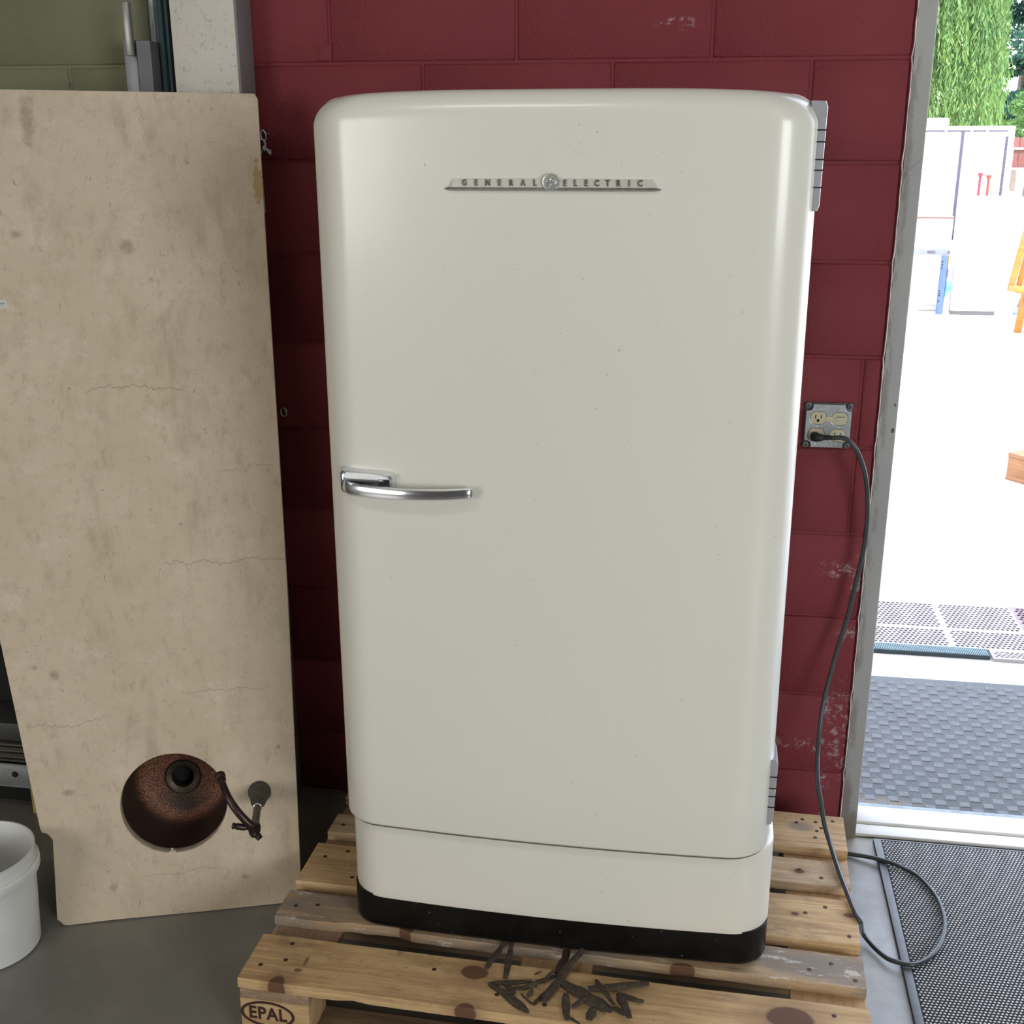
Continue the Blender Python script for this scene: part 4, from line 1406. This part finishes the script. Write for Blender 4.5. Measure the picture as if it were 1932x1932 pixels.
for j in range(28):
    for i in range(39):
        if (i + j) % 2: continue
        x, y = 0.05 + i * cw, 0.008 + j * ch
        if y + ch > 0.82: continue
        b = len(vs)
        jt = lambda: rnd.uniform(-0.0012, 0.0012)
        g = 0.0012
        vs += [(x + g, y + g, 0.0088), (x + cw - g, y + g, 0.0088), (x + cw - g, y + ch - g, 0.0088), (x + g, y + ch - g, 0.0088)]
        g = 0.0035
        z = 0.0112 + rnd.uniform(-0.0006, 0.0006)
        vs += [(x + g + jt(), y + g + jt(), z), (x + cw - g + jt(), y + g + jt(), z), (x + cw - g + jt(), y + ch - g + jt(), z), (x + g + jt(), y + ch - g + jt(), z)]
        for k in range(4):
            fs.append((b + k, b + (k + 1) % 4, b + 4 + (k + 1) % 4, b + 4 + k))
        fs.append((b + 4, b + 5, b + 6, b + 7))
o = obj('raised_square', data_mesh('raised_square', vs, fs, cl_.m), None, t)
o['kind'] = 'stuff'

# perforated rubber drainage tiles further out
pm = plain('sun_bleached_rubber', (0.50, 0.48, 0.50), 0.7, var=0.05, scale=15)
rp = plain('dirty_rubber_grid', (0.34, 0.27, 0.30), 0.75, var=0.4, scale=40)


def holed_tile(name, label, x0, x1, y0, y1, nx, ny, mat):
    t = thing(name, label, 'mat', (x0, y0, -0.012))
    bm = NB()
    box2(bm, (0.004, 0.004, 0.0), (x1 - x0 - 0.004, y1 - y0 - 0.004, 0.002))
    obj('hole_shade_sheet', bm, plain('dark_under_grid', (0.022, 0.018, 0.035), 0.8), t)  # black sheet added below the holes to give them their shade
    vs, fs = [], []
    zt, zb = 0.012, 0.002
    W, H = x1 - x0, y1 - y0
    m0 = 0.011
    cx, cy = (W - 2 * m0) / nx, (H - 2 * m0) / ny
    for j in range(ny):
        off = 0.25 * cx if j % 2 else -0.25 * cx
        for i in range(nx):
            ax, bx = m0 + i * cx, m0 + (i + 1) * cx
            if i > 0: ax += off
            if i < nx - 1: bx += off
            ay, by = m0 + j * cy, m0 + (j + 1) * cy
            if i == 0: ax = 0
            if i == nx - 1: bx = W
            if j == 0: ay = 0
            if j == ny - 1: by = H
            hx, hy = m0 + (i + 0.5) * cx + off, m0 + (j + 0.5) * cy
            r1, r2 = cx * 0.43, cy * 0.44
            b = len(vs)
            sq = [(bx, (ay + by) / 2), (bx, by), ((ax + bx) / 2, by), (ax, by), (ax, (ay + by) / 2), (ax, ay), ((ax + bx) / 2, ay), (bx, ay)]
            for k in range(8):
                vs.append((sq[k][0], sq[k][1], zt))
            for k in range(8):
                a = k * PI / 4
                vs.append((hx + r1 * math.cos(a), hy + r2 * math.sin(a), zt))
            for k in range(8):
                a = k * PI / 4
                vs.append((hx + r1 * math.cos(a), hy + r2 * math.sin(a), zb))
            for k in range(8):
                k2 = (k + 1) % 8
                fs.append((b + k, b + k2, b + 8 + k2, b + 8 + k))
                fs.append((b + 8 + k, b + 8 + k2, b + 16 + k2, b + 16 + k))
    # outer rim walls
    b = len(vs)
    vs += [(0, 0, 0), (W, 0, 0), (W, H, 0), (0, H, 0), (0, 0, zt), (W, 0, zt), (W, H, zt), (0, H, zt)]
    for k in range(4): fs.append((b + k, b + (k + 1) % 4, b + 4 + (k + 1) % 4, b + 4 + k))
    obj('perforated_sheet', data_mesh('perforated_sheet', vs, fs, mat), None, t)
    return t


GX = 1.0745
holed_tile('drainage_tile', 'perforated drainage tile behind the checkered mat, back row nearest the door frame', GX - 0.275, GX - 0.001, 1.401, 1.645, 15, 12, pm)
holed_tile('drainage_tile', 'perforated drainage tile in the back row, right of the pale cross joint', GX, GX + 0.274, 1.401, 1.645, 15, 12, pm)
holed_tile('drainage_tile', 'perforated drainage tile in the near row between door frame and cross joint', GX - 0.275, GX - 0.001, 1.2365, 1.400, 15, 8, pm)
holed_tile('drainage_tile', 'perforated drainage tile in the near row, right of the pale cross joint', GX, GX + 0.274, 1.2365, 1.400, 15, 8, pm)
holed_tile('drainage_tile', 'narrow perforated drainage tile continuing the ribbed strip to the right', GX + 0.115, GX + 0.389, 1.1655, 1.2355, 15, 4, pm)
holed_tile('drainage_tile', 'dirty edged perforated drainage tile furthest right in the back row', GX + 0.275, GX + 0.549, 1.401, 1.645, 15, 12, rp)
holed_tile('drainage_tile', 'dirty perforated drainage tile furthest right in the near row', GX + 0.275, GX + 0.549, 1.2365, 1.400, 15, 8, rp)
t = thing('ribbed_strip', 'dark blue green ribbed rubber strip along the near edge of the drainage tiles', 'mat', (0.72, 1.176, -0.012))
bm = NB()
box2(bm, (0, 0, 0), (0.462, 0.058, 0.0148))
obj('strip_base', bm, plain('dark_strip_rubber', (0.035, 0.06, 0.07), 0.6), t)
vs, fs = [], []
for i in range(76):
    x = 0.002 + i * 0.006
    b = len(vs)
    vs += [(x, 0.001, 0.0146), (x + 0.0034, 0.001, 0.0146), (x + 0.0034, 0.057, 0.0146), (x, 0.057, 0.0146), (x + 0.0006, 0.002, 0.0175), (x + 0.0028, 0.002, 0.0175), (x + 0.0028, 0.056, 0.0175), (x + 0.0006, 0.056, 0.0175)]
    for k in range(4): fs.append((b + k, b + (k + 1) % 4, b + 4 + (k + 1) % 4, b + 4 + k))
    fs.append((b + 4, b + 5, b + 6, b + 7))
o = obj('rib', data_mesh('rib', vs, fs, plain('teal_rib', (0.22, 0.33, 0.36), 0.5)), None, t)
o['kind'] = 'stuff'

# ------------------------------------------------------------------ yard
bm = NB()
box2(bm, (-60, TW + 0.02, -0.1), (80, 140, -0.012))
struct(obj('ground', bm, M['ground'], sm=False))

WH = plain('white_painted_steel', (0.72, 0.73, 0.74), 0.45, var=0.04, scale=4)
t = thing('storage_container', 'white storage container with dark seamed double doors in the yard', 'container', (1.9, 9.5, -0.012))
bm = NB()
box2(bm, (-0.9, 0.0, 0.0), (1.065, 2.4, 1.73), 0.01)
obj('body', bm, WH, t)
seam = plain('dark_door_seal', (0.045, 0.04, 0.075), 0.6)
for x0, x1 in ((-0.30, 0.575), (0.620, 0.980)):
    bm = NB()
    box2(bm, (x0, -0.022, 0.06), (x1, 0.0, 1.675), 0.004)
    dd_ = obj('door_leaf', bm, WH, t)
for (a, b) in (((0.19, -0.001, 1.681), (1.0, 0.003, 1.695)), ((0.585, -0.006, 0.05), (0.610, 0.003, 1.69)), ((0.985, -0.006, 0.05), (1.008, 0.003, 1.64))):
    bm = NB()
    box2(bm, (a[0], a[1] - 0.008, a[2]), (b[0], b[1], b[2]))
    obj('door_seal', bm, seam, t)
for x in (0.43, 0.66, 0.80):
    bm = NB()
    box2(bm, (x, -0.03, 1.66), (x + 0.02, 0.0, 1.71), 0.002)
    obj('cam_lock', bm, WH, t)
bm = NB()
box2(bm, (0.30, 0.02, 1.73), (0.47, 0.3, 1.805), 0.02)
obj('roof_vent', bm, WH, t)
bm = NB()
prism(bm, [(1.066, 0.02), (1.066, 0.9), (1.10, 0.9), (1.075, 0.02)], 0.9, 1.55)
obj('shaded_door_edge', bm, plain('lilac_shadow_steel', (0.25, 0.27, 0.36), 0.6), t)  # wedge for the container's door edge, its shade put into the colour

for i, (x, zt, c) in enumerate(((2.660, 1.303, (0.32, 0.025, 0.05)), (2.738, 1.284, (0.36, 0.04, 0.025)))):
    t = thing('red_pipe', ['pinkish red funnel topped pipe in front of the white container, left one', 'orange red funnel topped pipe in front of the white container, right one'][i], 'pipe', (x, 9.32, -0.012), group='red funnel pipes')
    bm = NB()
    lathe(bm, [(0.0, 0.0), (0.013, 0.0), (0.013, zt - 0.03), (0.017, zt - 0.02), (0.030, zt + 0.012), (0.027, zt + 0.012), (0.0, zt - 0.02)], seg=16)
    obj('pipe', bm, plain('red_pipe_paint', c, 0.5), t)

t = thing('white_board', 'large blank white board standing in front of the container doors', 'board', (2.52, 9.25, -0.012))
bm = NB()
box2(bm, (-0.008, 0.0, 0.04), (0.43, 0.03, 1.11), 0.003)
obj('sheet', bm, plain('blank_white_board', (0.82, 0.82, 0.82), 0.5, var=0.02), t)
bm = NB()
box2(bm, (-0.008, 0.005, 0.0), (0.40, 0.028, 0.042))
obj('foot_strip', bm, plain('dark_foot_strip', (0.06, 0.06, 0.07), 0.6), t)
t = thing('rainbow_roll', 'rolled sheet with a blue and violet printed band beside the white board', 'roll', (2.472, 9.28, -0.012))
rb = Mat('iridescent_print', (0.75, 0.73, 0.76), 0.35)
for z, c in ((0.50, (0.50, 0.36, 0.08)), (0.38, (0.10, 0.10, 0.35)), (0.27, (0.02, 0.20, 0.45)), (0.20, (0.03, 0.28, 0.45))):
    rb.mix(rb.blob((2.47, 9.25, z), (0.3, 0.3, 0.055), 0.5, 0.4, 30), c, 0.85)
bm = NB()
lathe(bm, [(0.0, 0.0), (0.028, 0.0), (0.028, 0.70), (0.0, 0.70)], seg=20)
obj('roll', bm, rb.m, t)
t = thing('blue_post', 'light blue steel post with punched holes beside the white board', 'post', (2.413, 9.27, -0.012))
bm = NB()
box2(bm, (-0.030, -0.012, 0.0), (0.026, 0.012, 0.560), 0.002)
obj('post', bm, plain('light_blue_paint', (0.06, 0.11, 0.24), 0.5), t)
for z in (0.50, 0.473, 0.44, 0.225, 0.20, 0.18, 0.125):
    bm = NB()
    lathe(bm, [(0.0, 0.0015), (0.0075, 0.001), (0.0075, 0.0)], (-0.018, -0.012, z), (0, -1, 0), 12)
    obj('hole', bm, M['dark'], t)
t = thing('box_trailer', 'white box trailer with grey bumper between the door frame and the blue post', 'trailer', (1.9, 8.9, -0.012))
bm = NB()
box2(bm, (-0.8, 0.0, 0.62), (0.485, 0.35, 0.95), 0.01)
obj('cargo_box', bm, WH, t)
bm = NB()
box2(bm, (-0.8, -0.004, 0.925), (0.486, 0.01, 0.942))
obj('brown_trim', bm, plain('brown_trim', (0.12, 0.06, 0.05), 0.6), t)
bm = NB()
box2(bm, (-0.8, -0.02, 0.60), (0.482, 0.2, 0.675), 0.008)
bu = obj('bumper', bm, plain('pale_bumper', (0.18, 0.21, 0.25), 0.4, 0.3, var=0.3, scale=12), t)
for x in (0.28, 0.46):
    bm = NB()
    box2(bm, (x, -0.026, 0.615), (x + 0.02 + 0.05 * (x < 0.4), -0.018, 0.64), 0.003)
    obj('tail_light', bm, plain('dark_lens', (0.06, 0.06, 0.09), 0.3), bu)
for x in (-0.6, -0.3):
    bm = NB()
    lathe(bm, [(0.0, -0.07), (0.22, -0.07), (0.28, -0.05), (0.28, 0.05), (0.22, 0.07), (0.0, 0.07)], (x, 0.2, 0.28), (0, 1, 0), 28)
    obj('wheel', bm, M['rubber'], t)

# timber A-frame at the right edge
ow = m_wood('orange_timber', (0.34, 0.15, 0.035), (0.26, 0.10, 0.025), seed=71)
t = thing('timber_frame', 'orange timber A shaped frame in the yard at the right picture edge', 'frame', (2.80, 8.0, -0.012))


def beam(a, b, w_, d_, name='leg', m=None):
    a, b = Vector(a), Vector(b)
    bm = NB()
    q = (b - a).to_track_quat('Z', 'Y').to_matrix().to_4x4()
    box(bm, (a + b) / 2, (w_, d_, (b - a).length), q, 0.004)
    return obj(name, bm, m or ow, t)


beam((-0.062, 0.0, 0.42), (0.10, 0.0, 1.52), 0.045, 0.05)
beam((0.01, 0.05, 0.40), (0.155, 0.02, 1.55), 0.040, 0.05)
beam((0.10, 0.25, 0.0), (0.16, 0.05, 1.50), 0.05, 0.05)
beam((-0.085, -0.01, 0.42), (0.40, 0.02, 0.37), 0.06, 0.05, 'cross_rail')
beam((0.0, 0.0, 0.40), (0.35, 0.4, 0.40), 0.05, 0.05, 'cross_rail')
beam((0.40, 0.02, 0.0), (0.40, 0.02, 1.50), 0.05, 0.05)
beam((-0.04, 0.03, 0.0), (-0.03, 0.03, 0.44), 0.03, 0.04, 'foot', WH)
t = thing('cone_base', 'blue grey rubber base with two small dark cones near the timber frame', 'base', (3.23, 9.4, -0.012))
bm = NB()
box2(bm, (-0.12, -0.06, 0.0), (0.16, 0.06, 0.045), 0.015)
obj('base', bm, plain('blue_grey_rubber', (0.10, 0.16, 0.27), 0.6), t)
for x in (-0.055, 0.015):
    bm = NB()
    lathe(bm, [(0.026, 0.06), (0.020, 0.08), (0.004, 0.15), (0.0, 0.15)], (x, 0, 0), (0, 0, 1), 14, cap=(True, False))
    obj('cone', bm, plain('dark_cone', (0.05, 0.08, 0.10), 0.6), t)

# second pallet outside, at the right edge
t = thing('wooden_pallet', 'sunlit wooden pallet corner on the yard concrete outside the door', 'pallet', (1.735, 3.46, -0.012), (0, 0, -0.9))
pw = m_wood('sunlit_pallet_wood', (0.24, 0.13, 0.07), (0.18, 0.08, 0.04), seed=83)
for y in (0.0, 0.22, 0.44):
    bm = NB()
    box2(bm, (0.0, y, 0.122), (1.2, y + 0.145, 0.144), 0.002)
    obj('top_board', bm, pw, t)
    bm = NB()
    box2(bm, (0.0, y, 0.0), (1.2, y + 0.10, 0.022), 0.002)
    obj('bottom_board', bm, pw, t)
for x in (0.0, 0.5, 1.055):
    for y in (0.0, 0.22, 0.44):
        bm = NB()
        box2(bm, (x + 0.002, y + 0.002, 0.0225), (x + 0.145, y + 0.1, 0.1215), 0.002)
        obj('spacer_block', bm, pw, t)

# fence far right
t = thing('red_brown_fence', 'red brown board fence below the trees at the right edge', 'fence', (6.5, 29.5, -0.012))
fb = plain('red_brown_boards', (0.13, 0.045, 0.04), 0.8, var=0.2, scale=6)
for i in range(40):
    bm = NB()
    box2(bm, (i * 0.3, 0, 0.75), (i * 0.3 + 0.285, 0.03, 1.47), 0.004)
    obj('board', bm, fb, t)
for z in (0.70, 1.18):
    bm = NB()
    box2(bm, (0, -0.06, z), (12, -0.03, z + 0.05), 0.004)
    obj('rail', bm, WH, t)
for i in range(5):
    bm = NB()
    box2(bm, (i * 2.95, -0.05, 0), (i * 2.95 + 0.1, 0.03, 1.5), 0.004)
    obj('post', bm, WH, t)

# ---- trees
def leafmat(name, c1, c2, c3):
    m = Mat(name, c1, 0.6, spec=0.2)
    m.mix(m.rampf(m.noise(1.6, 4, 0.6), 0.35, 0.65), c2, 0.8)
    m.mix(m.rampf(m.noise(9, 3, 0.6), 0.55, 0.75), c3, 0.7)
    m.set(Subsurface_Weight=0.0)
    # thin leaves let light through
    tr = m.t.nodes.new('ShaderNodeBsdfTranslucent')
    mx = m.t.nodes.new('ShaderNodeMixShader')
    mx.inputs[0].default_value = 0.4
    outn = [n for n in m.t.nodes if n.type == 'OUTPUT_MATERIAL'][0]
    m.t.links.new(m.col, tr.inputs[0])
    m.t.links.new(m.b.outputs[0], mx.inputs[1])
    m.t.links.new(tr.outputs[0], mx.inputs[2])
    m.t.links.new(mx.outputs[0], outn.inputs[0])
    return m.m


bark = plain('grey_bark', (0.16, 0.13, 0.11), 0.85, var=0.4, scale=6)
r2 = random.Random(21)


def leaf(vs, fs, p, d, ln, wd):
    s = Vector((r2.uniform(-1, 1), r2.uniform(-1, 1), r2.uniform(-0.6, 0.6)))
    s = (s - d * s.dot(d))
    if s.length < 1e-4: return
    s.normalize()
    b = len(vs)
    vs += [tuple(p), tuple(p + d * ln * 0.5 + s * wd * 0.5), tuple(p + d * ln), tuple(p + d * ln * 0.5 - s * wd * 0.5)]
    fs.append((b, b + 1, b + 2, b + 3))


def trunk(t, pts, rad, name='trunk'):
    bm = NB()
    tube(bm, catmull(pts, 5), [rad * (1 - 0.7 * i / ((len(pts) - 1) * 5)) for i in range((len(pts) - 1) * 5 + 1)], 10)
    obj(name, bm, bark, t)


def willow(x, y, h, r, label, m, nst=520):
    t = thing('willow_tree', label, 'tree', (x, y, -0.012))
    trunk(t, [(0, 0, 0), (0.15, 0.1, h * 0.35), (-0.1, 0.2, h * 0.7), (0.1, 0, h * 0.95)], 0.28)
    for a in (0.3, 2.0, 4.1, 5.3):
        trunk(t, [(0.1, 0.1, h * 0.4), (math.cos(a) * r * 0.4, math.sin(a) * r * 0.4, h * 0.68), (math.cos(a) * r * 0.8, math.sin(a) * r * 0.8, h * 0.75)], 0.12, 'branch')
    vs, fs = [], []
    for i in range(nst):
        a = r2.uniform(0, 2 * PI)
        rr = r * math.sqrt(r2.uniform(0.02, 1)) * (1 + 0.12 * math.sin(a * 5))
        zt = h * (0.98 - 0.45 * (rr / r) ** 2) + r2.uniform(-0.7, 0.5)
        if r2.random() < 0.5: zt *= r2.uniform(0.45, 0.95)
        ln = r2.uniform(0.9, 2.4)
        p = Vector((math.cos(a) * rr, math.sin(a) * rr, zt))
        sway = Vector((r2.uniform(-0.14, 0.14), r2.uniform(-0.14, 0.14), 0))
        k = int(ln / 0.062)
        for j in range(k):
            u = j / k
            q = p + Vector((0, 0, -ln * u)) + sway * (u * u) + Vector((math.cos(a), math.sin(a), 0)) * 0.25 * math.sin(u * PI * 0.5)
            if q.z < 0.3: break
            d = Vector((r2.uniform(-0.6, 0.6), r2.uniform(-0.6, 0.6), -1)).normalized()
            leaf(vs, fs, q, d, r2.uniform(0.10, 0.17), r2.uniform(0.018, 0.034))
            leaf(vs, fs, q, d, r2.uniform(0.10, 0.17), r2.uniform(0.018, 0.034))
    o = obj('crown', data_mesh('crown', vs, fs, m), None, t)
    return t


def bushy(name, x, y, h, r, label, m, n=9000, size=0.10, shape='round', z0=0.3, trk=True, clumps=45):
    t = thing(name, label, 'tree' if 'tree' in name else 'shrub', (x, y, -0.012))
    trunk(t, [(0, 0, 0), (0.05, 0, h * 0.5), (0, 0.05, h * 0.93)], 0.16 if trk else 0.05)
    vs, fs = [], []
    cl = []
    for _ in range(clumps):
        a, u = r2.uniform(0, 2 * PI), r2.uniform(0, 1)
        z = z0 + (h - z0) * u
        k = math.sqrt(max(0.02, 1 - (2 * u - 1) ** 2)) if shape == 'round' else (1 - u) * 0.95 + 0.06
        q = r * k * math.sqrt(r2.uniform(0.15, 1))
        cl.append((Vector((math.cos(a) * q, math.sin(a) * q, z)), r2.uniform(0.22, 0.42) * r * (0.6 + 0.4 * k)))
    for i in range(n):
        c, cr = cl[r2.randrange(len(cl))]
        d = Vector((r2.gauss(0, 1), r2.gauss(0, 1), r2.gauss(0, 1))).normalized()
        p = c + Vector((d.x, d.y, d.z * 0.7)) * cr * r2.uniform(0.6, 1.0)
        if p.z < 0.05: continue
        leaf(vs, fs, p, (d + Vector((r2.uniform(-.8, .8), r2.uniform(-.8, .8), r2.uniform(-.9, .3)))).normalized(), size * r2.uniform(0.8, 1.4), size * r2.uniform(0.35, 0.6))
    obj('foliage', data_mesh('foliage', vs, fs, m), None, t)
    return t


LW = leafmat('willow_leaf', (0.155, 0.27, 0.085), (0.10, 0.20, 0.08), (0.33, 0.37, 0.10))
LD = leafmat('dark_leaf', (0.05, 0.125, 0.085), (0.04, 0.10, 0.08), (0.12, 0.21, 0.12))
LB = leafmat('bush_leaf', (0.13, 0.25, 0.08), (0.08, 0.18, 0.06), (0.28, 0.36, 0.11))
willow(3.75, 22.5, 7.5, 1.75, 'tall bright green weeping willow beyond the container', LW, 2600)
bushy('poplar_tree', 8.5, 33.6, 10.5, 1.25, 'loose dark blue green tree with sky gaps beyond the willow', LD, 26000, 0.16, 'round', 1.0, clumps=60)
bushy('poplar_tree', 7.7, 37.0, 12.0, 1.2, 'dark green tree half hidden behind the willow', LD, 16000, 0.17, 'round', 1.0, clumps=50)
bushy('poplar_tree', 3.4, 40.5, 12.0, 1.9, 'broad dark tree hidden behind the left part of the willow', LD, 16000, 0.2, 'round', 1.0, clumps=50)
bushy('conifer_tree', 11.2, 36.0, 6.5, 1.1, 'dark conifer with pointed top at the right edge', LD, 9000, 0.12, 'cone', 0.5)
bushy('green_bush', 5.35, 24.6, 2.3, 0.65, 'round yellow green bush above the container roof', LB, 6000, 0.08, 'round', 0.2, False, 30)
bushy('green_bush', 8.2, 30.55, 2.6, 0.75, 'green bush rising behind the red brown fence at the right edge', LB, 7000, 0.09, 'round', 0.9, False, 30)
bushy('green_bush', 4.2, 27.0, 2.5, 1.0, 'pale green bush at the foot of the weeping willow', LB, 6000, 0.08, 'round', 0.2, False, 30)
